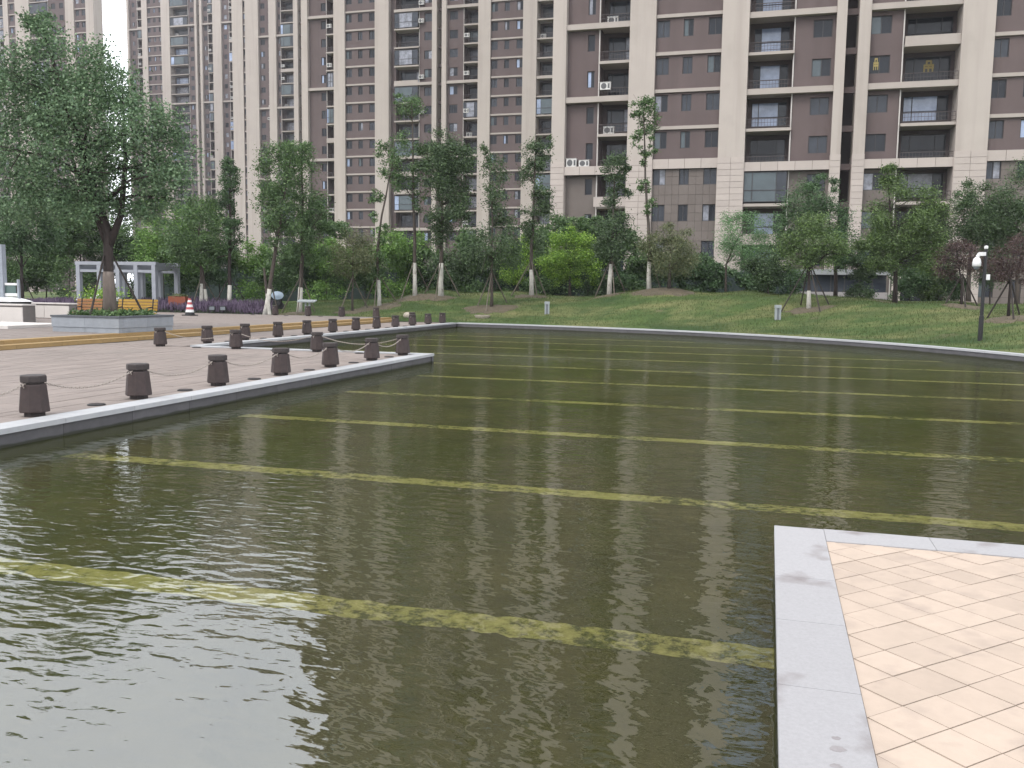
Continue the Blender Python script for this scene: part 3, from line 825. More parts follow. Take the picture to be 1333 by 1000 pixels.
    def RB(s, r, b, wins, flip=False, recess=.65, deep=2.2, glaz=.22, bigk=None, bwin=None, bpanes=None):
        """brown wall (r) beside a balcony recess (b) sharing floor bands"""
        y, yb = s.u + recess, s.u + deep; holes = []; bh = []
        lo, bl = [], []
        w0, w1 = bwin or (b[0] + .35, b[1] - .25)
        xp = r[1] if r[1] <= b[0] + .01 else r[0]
        x0, x1 = min(r[0], b[0]), max(r[1], b[1])
        for k in range(s.kmin, s.ktop + 1):
            zs = ZB - .38 + FH * k
            pod = s.podium and k < 0
            for a, c in wins:
                (lo if pod else holes).append((a, c, zs + 1.02, zs + 2.32)); s.window('window', (a + c) / 2, c - a, zs + 1.67, 1.30, y + .14, k)
            (bl if pod else bh).append((w0, w1, zs + .55, zs + 2.42))
            gl = s.r.random() < glaz
            s.window('balcony_window', (w0 + w1) / 2, w1 - w0, zs + 1.485, 1.87, yb + .12, k, kind='tall', panes=s.r.choice(bpanes) if bpanes else None)
            big = (k % s.big == 0)
            mat = 'band_cream'
            if s.podium and k == 0:
                s.box('band', 'facade_grey_base', x0 + .02, x1 - .02, s.u + .10, s.u + 1.2, zs - .28, zs + .40, k)
                n = max(2, round((x1 - x0) / 1.15))
                for i in range(n): s.own(piece('band_panel', 'cladding_pink', x0 + (x1 - x0) * i / n + .012, x0 + (x1 - x0) * (i + 1) / n - .012, s.u + .06, s.u + .098, zs - .28, zs + .40))
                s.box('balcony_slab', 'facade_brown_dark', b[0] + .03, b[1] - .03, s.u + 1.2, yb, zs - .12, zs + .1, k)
            elif big:
                s.box('band', mat, x0 + .002, x1 - .002, s.u + .12, s.u + .62, zs - .22, zs + .22, k)
                s.box('balcony_slab', 'band_cream', b[0] + .003, b[1] - .003, s.u + .62, yb, zs - .10, zs + .10, k)
            else:
                s.box('balcony_slab', mat, b[0] - .12 if flip else b[0] + .003, b[1] + (0 if flip else .12) - (.003 if flip else 0), s.u + .16, yb, zs - .12, zs + .10, k)
            par = s.r.random()
            yr = s.u + .26
            if gl:
                o = s.window('balcony_glazing', (b[0] + b[1]) / 2, b[1] - b[0] - .06, zs + 1.37, 2.3, yr, k, kind='tall', panes=s.r.choice([('pane_painted_sky', 'pane_green', 'pane_grey'), ('pane_green', 'pane_grey'), ('pane_grey', 'pane_curtain', 'pane_grey')]))
            elif par < .12 and k <= s.kvis:
                s.own(piece('parapet', 'band_cream', b[0] + .01, b[1] - .01, s.u + .18, s.u + .30, zs + .105, zs + .62))
            elif k <= s.kvis:
                o = link('railing', railing_mesh(b[1] - b[0] - .06)); o.location = ((b[0] + b[1]) / 2, yr, zs + .11); s.own(o)
            if k <= s.kvis and s.r.random() < .30 and s.acs < 60:
                s.acs += 1
                o = link('air_conditioner', ac_mesh()); xx = (b[1] - .6) if flip else (b[0] + .6)
                if s.r.random() < .4: o.location = (s.r.uniform(b[0] + .6, b[1] - .6), s.u + .55, zs + .12)
                else: o.location = (xp + (.52 if flip else -.52) * (-1), y - .26 if not gl else s.u + .3, zs + s.r.uniform(.5, 1.1))
                s.own(o)
                if not (gl) and o.location[2] > zs + .3:
                    br = piece('bracket', 'railing_metal', o.location[0] + s.off[0] - .35, o.location[0] + s.off[0] + .35, o.location[1] + s.off[1] - .1, y, o.location[2] - .05, o.location[2]); s.own(br)
        if s.podium:
            s.holes_wall(r[0], r[1], y, holes, 'facade_brown', z0=ZB - .1); s.holes_wall(r[0], r[1], y, lo, 'facade_grey', z1=ZB - .1)
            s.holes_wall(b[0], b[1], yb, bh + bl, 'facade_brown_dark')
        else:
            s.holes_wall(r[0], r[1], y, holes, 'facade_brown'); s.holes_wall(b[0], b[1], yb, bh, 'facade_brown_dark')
        e = .06 if xp == r[1] else -.06
        s.own(piece('wall', 'facade_brown', min(xp, xp - e), max(xp, xp - e), y + .003, yb + .3, s.z0, s.z1 - .35))
        t = MB(); t.tube([(xp - e * 1.2, y - .07, s.z0), (xp - e * 1.2, y - .07, s.z1 - .4)], .05 if not s.far else .06, 6, 'pipe_white'); s.own(t.build('downpipe'))
    def S(s, v0, v1):
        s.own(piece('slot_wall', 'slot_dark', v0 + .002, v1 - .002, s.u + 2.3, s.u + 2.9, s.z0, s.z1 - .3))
        for k in range(s.kmin, s.ktop + 1):
            zs = ZB - .38 + FH * k
            s.box('slot_beam', 'facade_brown', v0 + .003, v1 - .003, s.u + .9, s.u + 1.3, zs - .25, zs + .2, k)
    def plain(s, v0, v1, mat='facade_brown', y=.65):
        s.own(piece('wall', mat, v0 + .001, v1 - .001, s.u + y, s.u + 3.05, s.z0, s.z1 - .32))
    def done(s):
        if s.up.f: o = s.up.build('upper_storeys'); s.own(o); stuff(o)
        if s.rest.f: o = s.rest.build('lower_cladding'); s.own(o); stuff(o)

W3 = [(.0 + .04, 1.05), (2.12, 2.88), (4.02, 5.04)]
# right tower, close behind the lawn
t = Tower('near brown and cream apartment tower with pink stone foot', 72.7, -17.7, 21.8, -4, 4, 33, podium=True, big=2, seed=5)
t.P(-17.7, -16.6)
t.RB((-16.6, -13.9), (-13.9, -11.46), [(-14.95, -14.35)], glaz=.15)
t.P(-11.46, -9.42, .05)
t.W(-9.42, -4.34, W3)
t.P(-4.34, -2.34, .05)
t.RB((.93, 3.96), (-2.34, .93), [(2.35, 3.72)], flip=False, glaz=.2, bpanes=[('pane_dark', 'pane_painted_sky', 'pane_dark'), ('pane_painted_sky', 'pane_grey'), ('pane_grey', 'pane_painted_sky', 'pane_grey'), ('pane_dark', 'pane_grey')])
t.P(3.96, 4.67)
t.S(4.67, 5.53)
t.P(5.53, 6.36)
t.RB((6.36, 8.76), (8.76, 12.5), [(6.42, 7.85)], glaz=.15)
t.P(12.5, 14.64, .05)
t.W(14.64, 19.72, W3)
t.P(19.72, 21.8, .05)
# yellow notices stuck inside two panes of the right stack
for x, y, z, w in ((6.9, 72.7 + .65 + .10, ZB - .38 + FH * 2 + 1.75, .36), (10.75, 72.7 + 2.2 + .08, ZB - .38 + FH * 2 + 1.75, .72)):
    b = MB()
    for i in range(3): b.box(-w / 2 + w * i / 2.5, -w / 2 + w * i / 2.5 + w * .16, 0, .012, -.45, .1, 'sign_yellow')
    b.box(-w / 2, w / 2, -.001, .011, -.20, -.06, 'sign_yellow'); b.box(-w / 2, w / 2, -.001, .011, -.02, .12, 'sign_yellow')
    b.box(-w * .28, w * .28, -.001, .011, .30, .42, 'sign_yellow'); b.box(-w * .3, -w * .12, 0, .012, .1, .35, 'sign_yellow'); b.box(w * .12, w * .3, 0, .012, .1, .35, 'sign_yellow')
    o = b.build('paper_notice', None, loc=(x, y, z)); t.own(o)
for x in (-16.05, -15.0):            # two units standing on the stone band
    o = link('air_conditioner', ac_mesh()); o.location = (x, 72.7 + .42, ZB - .38 + .405); o.scale = (1, 1, 1.15 if x < -15.5 else .9); t.own(o)
b = MB(); b.box(-14.1, -11.5, 72.74, 72.9, ZB - .38 - FH + .0, ZB - .38 - FH + .78, 'cladding_pink'); t.own(b.build('parapet'))
t.done()
# central tower
t = Tower('tall brown and cream apartment tower left of the near tower', 136.0, -75.7, -25.0, -1, 13, 34, big=4, seed=9)
t.P(-75.6, -74.45)
t.RB((-74.45, -71.2), (-71.2, -69.73), [(-72.3, -71.45)], glaz=.2)
t.P(-69.73, -67.73, .05)
t.W(-67.73, -62.44, [(a * 1.035, b * 1.035) for a, b in W3])
t.P(-62.44, -60.04, .05)
t.plain(-60.04, -59.2, y=1.0)
t.RB((-55.1, -52.68), (-59.2, -55.1), [(-54.2, -52.9)], flip=False, glaz=.25)
t.P(-52.68, -51.91); t.S(-51.91, -51.05); t.P(-51.05, -50.3)
t.RB((-50.3, -47.5), (-47.5, -45.03), [(-49.95, -48.6)], glaz=.25)
t.P(-45.03, -43.03, .05)
t.W(-43.03, -37.84, [(a * 1.02, b * 1.02) for a, b in W3])
t.P(-37.84, -35.65, .05)
t.RB((-32.0, -29.0), (-35.65, -32.0), [(-31, -29.6)], glaz=.2)
t.P(-29.0, -27.5); t.plain(-27.5, -25.0)
t.done()
# tower B, left of the central one and farther off
t = Tower('distant cream and brown tower with two broad pale pilasters beside the central tower', 200.0, -130.2, -104.0, -1, 20, 23, far=True, big=6, seed=21)
t.P(-130.2, -127.18); t.W(-127.18, -126.54, [(.04, .60)]); t.P(-126.54, -122.9)
t.RB((-122.9, -120.2), (-120.2, -119.94), [(-122.6, -121.4)], bwin=(-120.15, -119.98), glaz=0)
t.P(-119.94, -118.0, 0, 'facade_cream')
t.RB((-118.0, -116.9), (-116.9, -113.3), [(-117.7, -117.2)], glaz=.3)
t.P(-113.3, -112.1); t.S(-112.1, -110.9); t.P(-110.9, -109.9); t.W(-109.9, -104.8, W3); t.P(-104.8, -104.0)
t.done()
# tower A, farthest, seen right of the gap of sky
t = Tower('farthest slender brown tower standing right of the gap of white sky', 240.0, -193.0, -152.0, -1, 26, 28, far=True, big=8, seed=33)
t.P(-193.0, -192.3)
t.RB((-192.3, -189.4), (-189.4, -187.6), [(-191.4, -190.5)], glaz=.1)
t.P(-187.6, -185.66); t.W(-185.66, -180.73, W3); t.P(-180.73, -177.7)
t.RB((-171.6, -169.0), (-177.7, -171.6), [(-170.9, -169.8)], flip=False, glaz=.3)
t.P(-169.0, -168.3); t.S(-168.3, -167.3); t.P(-167.3, -166.5)
t.RB((-166.5, -164.6), (-164.6, -162.8), [(-166.1, -165.0)], glaz=.4)
t.P(-162.8, -159.9)
t.RB((-159.9, -157.4), (-157.4, -155.0), [(-159.3, -158.3)], glaz=.2)
t.P(-155.0, -152.0)
t.done()
# tower C behind the big tree at the left edge
t = Tower('pale tower behind the big planter tree, left of the gap of white sky', 188.0, -196.0, -160.6, -1, 19, 21, far=True, big=6, seed=44, depth=3.3)
t.P(-196.0, -191.5); t.RB((-191.5, -189.5), (-189.5, -187.8), [(-191.2, -190.0)], glaz=.3)
t.P(-187.8, -186.3); t.W(-186.3, -184.1, [(.4, 1.4)]); t.P(-184.1, -179.8)
t.RB((-174.6, -168.95), (-179.8, -174.6), [(-173.6, -172.4), (-171.2, -170.0)], flip=False, glaz=.3)
t.P(-168.95, -166.4); t.W(-166.4, -162.9, [(.35, 1.3), (2.1, 3.1)]); t.P(-162.9, -160.6)
t.done()
# ------------------------------------------------------------------ trees
TREES = [
  ('broadleaf_tree', 'large leafy tree with a dark forked trunk rising from the grey stone planter', [(-19.78, 23.47, 0.95), (-19.81, 23.46, 2.1), (-19.77, 23.47, 3.4)], 0.165, [(-20.13, 23.37, 6.99, 1.93, 1.59), (-22.14, 23.4, 7.66, 1.44, 1.44), (-18.23, 23.36, 5.9, 1.32, 1.35), (-21.55, 23.22, 9.27, 0.82, 0.82), (-20.04, 23.08, 8.47, 1.06, 1.01), (-22.76, 22.88, 5.85, 1.35, 1.25), (-20.7, 22.97, 5.34, 1.59, 1.16), (-19.34, 24.02, 4.86, 1.49, 1.01), (-17.78, 23.74, 5.26, 0.72, 1.06), (-22.39, 22.73, 4.37, 1.16, 0.87), (-19.62, 23.8, 7.79, 0.91, 0.91), (-22.1, 22.48, 7.92, 1.06, 1.11), (-21.63, 23.04, 9.83, 0.58, 0.43), (-18.01, 23.82, 6.65, 0.77, 0.87), (-20.5, 23.34, 4.26, 1.44, 0.67), (-18.36, 23.81, 4.24, 0.87, 0.63)], 26000, 0.125, 'grey_green', 1.3, 3, 1.7),
  ('round_tree', 'dark tree on wooden props at the far left behind the railing', [(-44.11, 44.6, 0.35), (-43.97, 44.64, 3.71), (-43.91, 44.66, 5.09)], 0.12, [(-44.02, 44.63, 5.79, 1.8, 1.99), (-43.55, 45.27, 4.67, 1.61, 1.23), (-44.45, 43.88, 5.04, 1.51, 1.89), (-43.64, 45.06, 6.88, 1.04, 1.04)], 5500, 0.15, 'dark', 0.0, 3, 1.8),
  ('round_tree', 'mid green tree growing behind the grey pergola', [(-45.75, 51.42, 0.71), (-45.66, 51.44, 4.0), (-45.6, 51.46, 5.57)], 0.12, [(-46.11, 51.31, 5.56, 2.4, 2.24), (-44.9, 52.46, 5.1, 2.13, 1.92), (-42.37, 51.67, 4.79, 1.87, 1.71), (-47.49, 51.35, 4.26, 1.6, 1.39)], 6500, 0.17, 'mid', 0, 0, 1.8),
  ('round_tree', 'bright yellowish tree right of the forked planter tree', [(-37.69, 49.56, 0.78), (-37.64, 49.57, 3.44), (-37.6, 49.58, 4.91)], 0.1, [(-37.44, 49.63, 5.4, 1.7, 2.39), (-36.69, 50.51, 3.97, 1.7, 1.6), (-37.83, 48.94, 3.66, 1.4, 1.4), (-35.46, 50.63, 5.95, 1.4, 1.8)], 6500, 0.15, 'fresh', 0, 0, 1.8),
  ('whitewashed_tree', 'tree with twin white painted trunks beside the lavender bed', [(-31.61, 45.05, 0.44), (-31.62, 45.05, 2.86), (-31.75, 45.01, 4.62)], 0.14, [(-31.88, 44.98, 4.61, 1.7, 1.61), (-31.3, 45.59, 3.77, 1.34, 1.07), (-32.48, 44.36, 3.93, 1.07, 1.16), (-31.77, 45.37, 5.95, 1.16, 1.25)], 4500, 0.14, 'mid', 1.6, 2, 1.8),
  ('column_tree', 'narrow tree standing upright on props beside the lavender bed', [(-30.11, 45.48, 0.44), (-30.02, 45.51, 3.76), (-29.93, 45.53, 8.97)], 0.12, [(-29.95, 45.53, 7.68, 0.58, 1.25), (-30.27, 45.64, 5.96, 0.49, 1.25), (-29.71, 45.37, 4.85, 0.54, 1.07), (-29.97, 45.66, 8.78, 0.45, 0.45)], 2200, 0.13, 'dark', 1.5, 2, 1.8),
  ('whitewashed_tree', 'tree with a leaning pale trunk left of the twin stems', [(-26.01, 42.49, 0.26), (-25.39, 42.67, 3.65), (-24.55, 42.91, 8.47)], 0.13, [(-25.26, 42.71, 7.86, 0.99, 1.49), (-25.77, 42.9, 6.29, 0.83, 1.4), (-24.87, 42.44, 5.24, 0.91, 1.4), (-24.59, 43.13, 8.7, 0.74, 0.83)], 4000, 0.125, 'mid', 1.5, 1, 1.8),
  ('whitewashed_tree', 'bushy upright tree with a white painted base behind the lawn sign', [(-25.21, 44.8, 0.47), (-24.98, 44.87, 3.74), (-24.92, 44.88, 9.17)], 0.14, [(-24.97, 44.87, 8.13, 0.86, 1.72), (-25.01, 45.32, 6.51, 1.12, 1.72), (-24.9, 44.42, 4.97, 1.12, 1.46), (-24.34, 45.29, 5.66, 0.77, 1.29), (-25.07, 44.65, 9.34, 0.6, 0.6), (-24.62, 45.17, 3.97, 0.95, 0.95)], 6000, 0.125, 'mid', 1.4, 3, 1.8),
  ('young_tree', 'slim dull green tree on two props before the shrubs', [(-22.33, 45.62, 0.58), (-22.32, 45.63, 3.15)], 0.07, [(-22.27, 45.64, 3.99, 1.12, 1.12), (-22.83, 45.8, 3.15, 0.86, 0.77), (-21.73, 45.47, 3.57, 0.77, 0.95)], 2600, 0.1, 'olive', 0, 2, 1.8),
  ('column_tree', 'thin bent tree with sparse tufts left of the tallest bare tree', [(-21.3, 46.96, 0.85), (-21.43, 46.92, 3.84), (-21.17, 46.99, 5.98), (-20.55, 47.17, 8.96)], 0.11, [(-21.3, 46.96, 3.19, 0.61, 0.7), (-21.53, 47.06, 6.76, 0.39, 0.88), (-21.11, 46.86, 5.12, 0.35, 0.79), (-20.79, 47.29, 8.77, 0.61, 0.96), (-20.99, 46.91, 9.56, 0.44, 0.53), (-20.41, 47.28, 7.7, 0.31, 0.7), (-21.56, 46.82, 5.76, 0.31, 0.44)], 1700, 0.12, 'mid', 1.5, 3, 1.8),
  ('bare_tree', 'tallest thin tree with bare upper limbs beside the dense column tree', [(-19.75, 48.44, 1.47), (-19.76, 48.44, 4.35), (-19.85, 48.41, 7.82), (-19.95, 48.38, 12.31)], 0.12, [(-19.99, 48.37, 12.1, 1.07, 0.72), (-20.64, 48.47, 10.0, 0.67, 1.07), (-19.47, 48.26, 9.08, 0.63, 1.34), (-20.36, 48.49, 8.06, 0.72, 1.16), (-19.37, 48.38, 6.95, 0.54, 0.89), (-20.64, 48.26, 12.53, 0.54, 0.36)], 1900, 0.12, 'mid', 1.9, 2, 1.8),
  ('dense_tree', 'dense dark upright tree on the grass mound', [(-18.3, 48.85, 1.47), (-18.27, 48.86, 4.8), (-18.21, 48.88, 9.57)], 0.15, [(-18.17, 48.89, 9.78, 1.25, 1.07), (-17.84, 49.54, 9.0, 1.34, 1.61), (-18.25, 48.38, 8.0, 1.16, 1.97), (-17.51, 49.41, 7.68, 1.07, 1.61), (-17.95, 48.59, 6.09, 1.16, 1.43), (-18.55, 48.97, 5.25, 0.89, 1.16), (-18.88, 48.54, 9.32, 0.72, 1.16)], 9000, 0.125, 'dark_mid', 1.9, 3, 1.8),
  ('young_tree', 'spreading tree with a slender grey trunk on the bank behind the half buried bowl', [(-14.47, 46.41, 0.94), (-14.48, 46.41, 3.42), (-14.49, 46.4, 7.89)], 0.09, [(-14.49, 46.4, 4.24, 1.67, 1.17), (-15.31, 46.52, 3.62, 1.09, 0.84), (-13.51, 46.3, 3.82, 1.0, 0.92), (-14.53, 46.65, 8.12, 0.84, 1.25), (-14.25, 46.21, 6.66, 0.84, 0.92), (-14.97, 46.37, 8.9, 0.5, 0.59), (-13.98, 46.38, 5.45, 0.92, 0.84)], 5000, 0.115, 'dark_mid', 0, 3, 1.8),
  ('column_tree', 'slim upright tree left of the lime green bush', [(-13.25, 50.29, 1.57), (-13.29, 50.28, 4.44), (-13.13, 50.33, 10.49)], 0.12, [(-13.12, 50.33, 9.64, 0.76, 1.07), (-13.42, 50.54, 8.16, 0.72, 1.16), (-12.8, 50.14, 7.03, 0.67, 1.16), (-13.45, 50.43, 5.98, 0.63, 1.07), (-12.67, 50.32, 10.05, 0.45, 0.8), (-13.2, 50.42, 4.66, 0.54, 0.89)], 3300, 0.115, 'dark_mid', 1.5, 4, 1.8),
  ('round_bush', 'lime green round bush standing in front of the building corner', [(-11.76, 53.84, 1.46), (-11.79, 53.83, 3.23)], 0.1, [(-11.8, 53.83, 4.16, 1.61, 1.32), (-12.96, 53.89, 3.69, 0.95, 1.04), (-10.68, 53.75, 3.69, 0.95, 1.04), (-12.19, 53.95, 5.18, 0.95, 0.76), (-11.18, 53.74, 4.85, 0.85, 0.85), (-12.49, 53.79, 2.85, 1.04, 0.76), (-10.85, 53.96, 2.77, 0.95, 0.66)], 7500, 0.12, 'lime', 0, 0, 1.8),
  ('round_bush', 'smaller lime green bush between two slim trees', [(-15.1, 53.93, 1.68), (-15.12, 53.92, 2.74)], 0.08, [(-15.13, 53.92, 3.92, 0.96, 1.06), (-14.84, 54.24, 4.64, 0.58, 0.67), (-15.31, 53.55, 2.96, 0.87, 0.77)], 2600, 0.12, 'lime', 0, 0, 1.8),
  ('column_tree', 'dark tree with a leaning white painted trunk on the mound crest', [(-8.59, 49.54, 1.68), (-8.51, 49.57, 3.55), (-8.46, 49.58, 8.15)], 0.12, [(-8.47, 49.58, 8.57, 0.73, 1.12), (-8.67, 49.77, 6.93, 0.6, 0.95), (-8.32, 49.23, 5.0, 0.95, 1.29), (-8.81, 49.72, 4.19, 0.77, 0.95), (-7.93, 49.61, 7.32, 0.39, 0.69), (-7.88, 49.81, 8.79, 0.3, 0.6)], 4200, 0.115, 'dark_mid', 1.7, 3, 1.8),
  ('bare_tree', 'tall sparse leaning tree with a white base before the second pilaster', [(-6.26, 48.65, 2.01), (-6.28, 48.64, 3.94), (-6.63, 48.54, 7.99), (-6.8, 48.5, 11.18)], 0.11, [(-6.81, 48.49, 11.57, 0.75, 0.58), (-6.55, 48.81, 10.83, 0.58, 0.75), (-6.98, 48.27, 9.95, 0.42, 0.58), (-6.75, 48.63, 9.0, 0.38, 0.67), (-6.27, 48.54, 9.58, 0.33, 0.58), (-6.71, 48.61, 7.59, 0.42, 0.58), (-6.34, 48.55, 6.37, 0.38, 0.58), (-7.21, 48.52, 11.2, 0.33, 0.42)], 1500, 0.125, 'mid', 1.5, 1, 1.8),
  ('round_tree', 'dull olive round crowned tree beside a leafless soil patch', [(-5.17, 48.44, 2.05), (-5.17, 48.44, 3.12)], 0.1, [(-5.27, 48.41, 3.93, 1.49, 1.16), (-6.11, 48.52, 4.34, 0.83, 0.83), (-4.37, 48.29, 3.72, 0.91, 0.99), (-5.13, 48.63, 4.95, 0.99, 0.58)], 5600, 0.085, 'olive', 0, 0, 1.8),
  ('round_tree', 'loose bright green tree at the end of the dark fence', [(-2.35, 51.33, 1.84), (-2.4, 51.31, 3.43)], 0.07, [(-1.62, 51.53, 4.49, 1.29, 1.46), (-0.8, 52.31, 4.11, 1.29, 1.38), (-2.45, 50.94, 5.09, 0.86, 1.12), (-0.23, 52.17, 5.37, 0.77, 0.95), (-1.46, 51.34, 5.73, 0.95, 0.77), (0.26, 52.23, 3.47, 0.77, 0.77)], 5200, 0.1, 'bluish', 0, 0, 1.8),
  ('young_tree', 'small leafy tree on three dark wooden props beside the lawn lamp', [(1.73, 42.61, 1.19), (1.65, 42.59, 3.0)], 0.09, [(1.66, 42.59, 4.19, 1.18, 1.04), (1.19, 42.78, 3.69, 0.91, 0.77), (2.31, 42.43, 3.85, 0.84, 0.84), (1.8, 42.83, 4.89, 0.84, 0.63)], 6000, 0.085, 'fresh_dark', 0.9, 4, 2.0),
  ('round_tree', 'dark green tree rising behind the small propped tree', [(3.32, 49.82, 1.58), (3.28, 49.81, 2.81), (3.08, 49.76, 4.4)], 0.1, [(2.83, 49.69, 5.58, 1.13, 1.21), (1.66, 49.82, 6.59, 1.29, 1.13), (3.44, 49.46, 4.38, 0.97, 1.21), (2.37, 49.7, 7.54, 0.89, 0.48)], 6500, 0.1, 'dark', 0, 0, 1.8),
  ('broadleaf_tree', 'wide bright green tree in front of the dark stair recess', [(5.65, 45.29, 1.48), (5.58, 45.27, 3.28)], 0.11, [(5.7, 45.31, 4.87, 1.73, 1.44), (5.05, 45.6, 4.0, 1.52, 1.16), (6.62, 45.06, 4.15, 1.37, 1.23), (5.24, 45.51, 6.47, 1.08, 1.23), (6.37, 45.18, 6.07, 1.01, 1.01), (4.99, 45.21, 7.49, 0.51, 0.65), (6.94, 45.46, 5.4, 0.94, 0.94), (4.64, 45.36, 4.88, 0.87, 1.01), (6.03, 45.13, 3.27, 1.59, 0.65), (7.22, 45.74, 4.18, 0.94, 1.23), (4.34, 45.14, 3.8, 0.72, 0.94)], 16000, 0.095, 'fresh_dark', 0, 0, 1.8),
  ('round_tree', 'dark leafy tree behind the camera post', [(9.39, 48.44, 1.56), (9.32, 48.42, 3.21)], 0.12, [(9.17, 48.37, 5.61, 1.21, 1.29), (8.69, 48.65, 4.71, 0.98, 0.98), (9.93, 48.15, 5.04, 1.06, 1.29), (9.41, 48.66, 6.92, 0.68, 0.68), (8.66, 48.09, 6.43, 0.45, 0.53)], 7000, 0.095, 'dark_mid', 0, 0, 1.8),
  ('round_tree', 'pale green tree cut by the right picture edge', [(11.4, 47.97, 1.35), (11.33, 47.95, 3.21)], 0.12, [(11.09, 47.88, 6.63, 1.11, 1.11), (10.74, 48.21, 5.58, 1.04, 1.04), (11.57, 47.47, 5.16, 1.33, 1.48), (12.02, 48.49, 7.22, 1.11, 1.33), (10.3, 47.43, 4.63, 0.74, 0.81)], 8000, 0.095, 'dark_mid', 0, 0, 1.8),
  ('purple_plum_tree', 'dark purple leaved small tree left of the camera post', [(7.73, 41.2, 1.49), (7.68, 41.19, 2.36)], 0.06, [(7.54, 41.15, 3.47, 1.03, 0.71), (7.15, 41.25, 3.0, 0.64, 0.52), (8.07, 41.06, 3.15, 0.71, 0.58), (7.38, 41.23, 4.01, 0.64, 0.39)], 4600, 0.065, 'purple', 0, 3, 1.2),
  ('purple_plum_tree', 'dark purple leaved small tree right of the camera post', [(8.35, 36.18, 1.13), (8.33, 36.18, 2.31)], 0.055, [(8.28, 36.16, 3.14, 0.78, 0.67), (8.76, 36.51, 2.74, 0.67, 0.5), (7.85, 35.83, 2.85, 0.5, 0.56), (8.45, 36.33, 3.75, 0.56, 0.39)], 4600, 0.06, 'purple', 0, 3, 1.3),
  ('shrub', 'low green shrub behind the white stone wall', [(-48.47, 48.56, 0.63), (-48.43, 48.57, 2.28)], 0.05, [(-48.41, 48.58, 2.86, 1.73, 1.57), (-48.57, 48.88, 2.31, 1.02, 0.85), (-48.32, 48.21, 2.44, 0.96, 0.95), (-47.37, 49.14, 3.03, 1.08, 0.84), (-48.1, 48.44, 1.85, 0.83, 0.71), (-49.87, 48.36, 2.03, 1.08, 0.94)], 5329, 0.14, 'mid', 0, 0, 1.8),
  ('shrub', 'leafy shrub between the railing and the pergola', [(-47.5, 50.19, 0.7), (-47.46, 50.2, 2.54)], 0.05, [(-47.43, 50.21, 3.17, 1.33, 1.7), (-47.82, 50.36, 2.56, 0.62, 0.84), (-47.9, 49.79, 3.98, 0.67, 0.85), (-47.82, 50.33, 2.97, 0.73, 0.96), (-47.92, 49.87, 2.18, 0.63, 0.96), (-47.71, 50.27, 2.93, 0.66, 0.81)], 4767, 0.14, 'mid', 0, 0, 1.8),
  ('shrub', 'dark shrub behind the pergola right end', [(-42.07, 53.09, 0.82), (-42.02, 53.11, 3.21)], 0.05, [(-42.0, 53.11, 3.82, 1.54, 1.64), (-42.35, 53.36, 4.78, 0.89, 0.85), (-41.97, 52.8, 4.08, 0.78, 0.91), (-42.64, 53.2, 4.24, 0.91, 0.88), (-42.7, 52.67, 3.67, 0.77, 0.96), (-41.27, 53.47, 3.74, 0.98, 0.74), (-41.93, 52.92, 1.29, 1.64, 1.02)], 4920, 0.14, 'dark', 0, 0, 1.8),
  ('shrub', 'light shrub between the upright column tree and the leaning trunk', [(-35.31, 56.37, 0.85), (-35.28, 56.38, 3.42)], 0.05, [(-35.28, 56.38, 3.96, 1.38, 1.48), (-35.34, 56.67, 3.47, 0.73, 0.79), (-34.31, 56.37, 3.09, 0.68, 0.7), (-36.33, 56.28, 3.98, 0.65, 0.77), (-34.82, 56.26, 4.31, 0.83, 0.81), (-36.37, 56.22, 3.75, 0.72, 0.76), (-35.2, 56.19, 1.51, 1.48, 1.04)], 4406, 0.14, 'fresh', 0, 0, 1.8),
  ('shrub', 'light green shrub left of the slim dull tree', [(-28.47, 54.27, 0.97), (-28.46, 54.27, 3.35)], 0.05, [(-28.45, 54.27, 3.9, 1.65, 1.48), (-27.43, 54.92, 3.74, 1.09, 0.85), (-27.83, 54.18, 4.37, 1.09, 0.65), (-29.17, 54.29, 3.94, 1.03, 0.7), (-27.43, 54.31, 2.85, 0.82, 0.81), (-29.76, 54.06, 4.02, 0.78, 0.91), (-28.38, 54.09, 1.54, 1.76, 0.98)], 5040, 0.14, 'fresh', 0, 0, 1.8),
  ('shrub', 'shrub top peeking above the light green shrub', [(-28.33, 55.66, 0.87), (-28.3, 55.67, 5.52)], 0.05, [(-28.3, 55.67, 5.76, 1.33, 0.66), (-28.94, 55.65, 5.39, 0.67, 0.4), (-28.26, 55.53, 5.61, 0.82, 0.35), (-28.77, 55.66, 6.0, 0.64, 0.38), (-28.38, 55.55, 6.01, 0.85, 0.32), (-28.51, 55.69, 5.9, 0.79, 0.36), (-28.19, 55.41, 2.97, 1.42, 1.62)], 3442, 0.14, 'mid', 0, 0, 1.8),
  ('shrub', 'light green shrub behind the thin bent tree', [(-25.58, 57.8, 0.87), (-25.58, 57.8, 3.97)], 0.05, [(-25.58, 57.8, 4.57, 1.36, 1.64), (-24.88, 58.3, 4.87, 0.86, 0.73), (-26.26, 57.28, 4.24, 0.78, 0.85), (-26.01, 57.91, 4.21, 0.75, 0.94), (-25.44, 57.58, 4.29, 0.81, 1.02), (-24.99, 58.15, 4.68, 0.87, 0.97), (-25.48, 57.58, 1.79, 1.45, 1.2)], 4647, 0.14, 'fresh', 0, 0, 1.8),
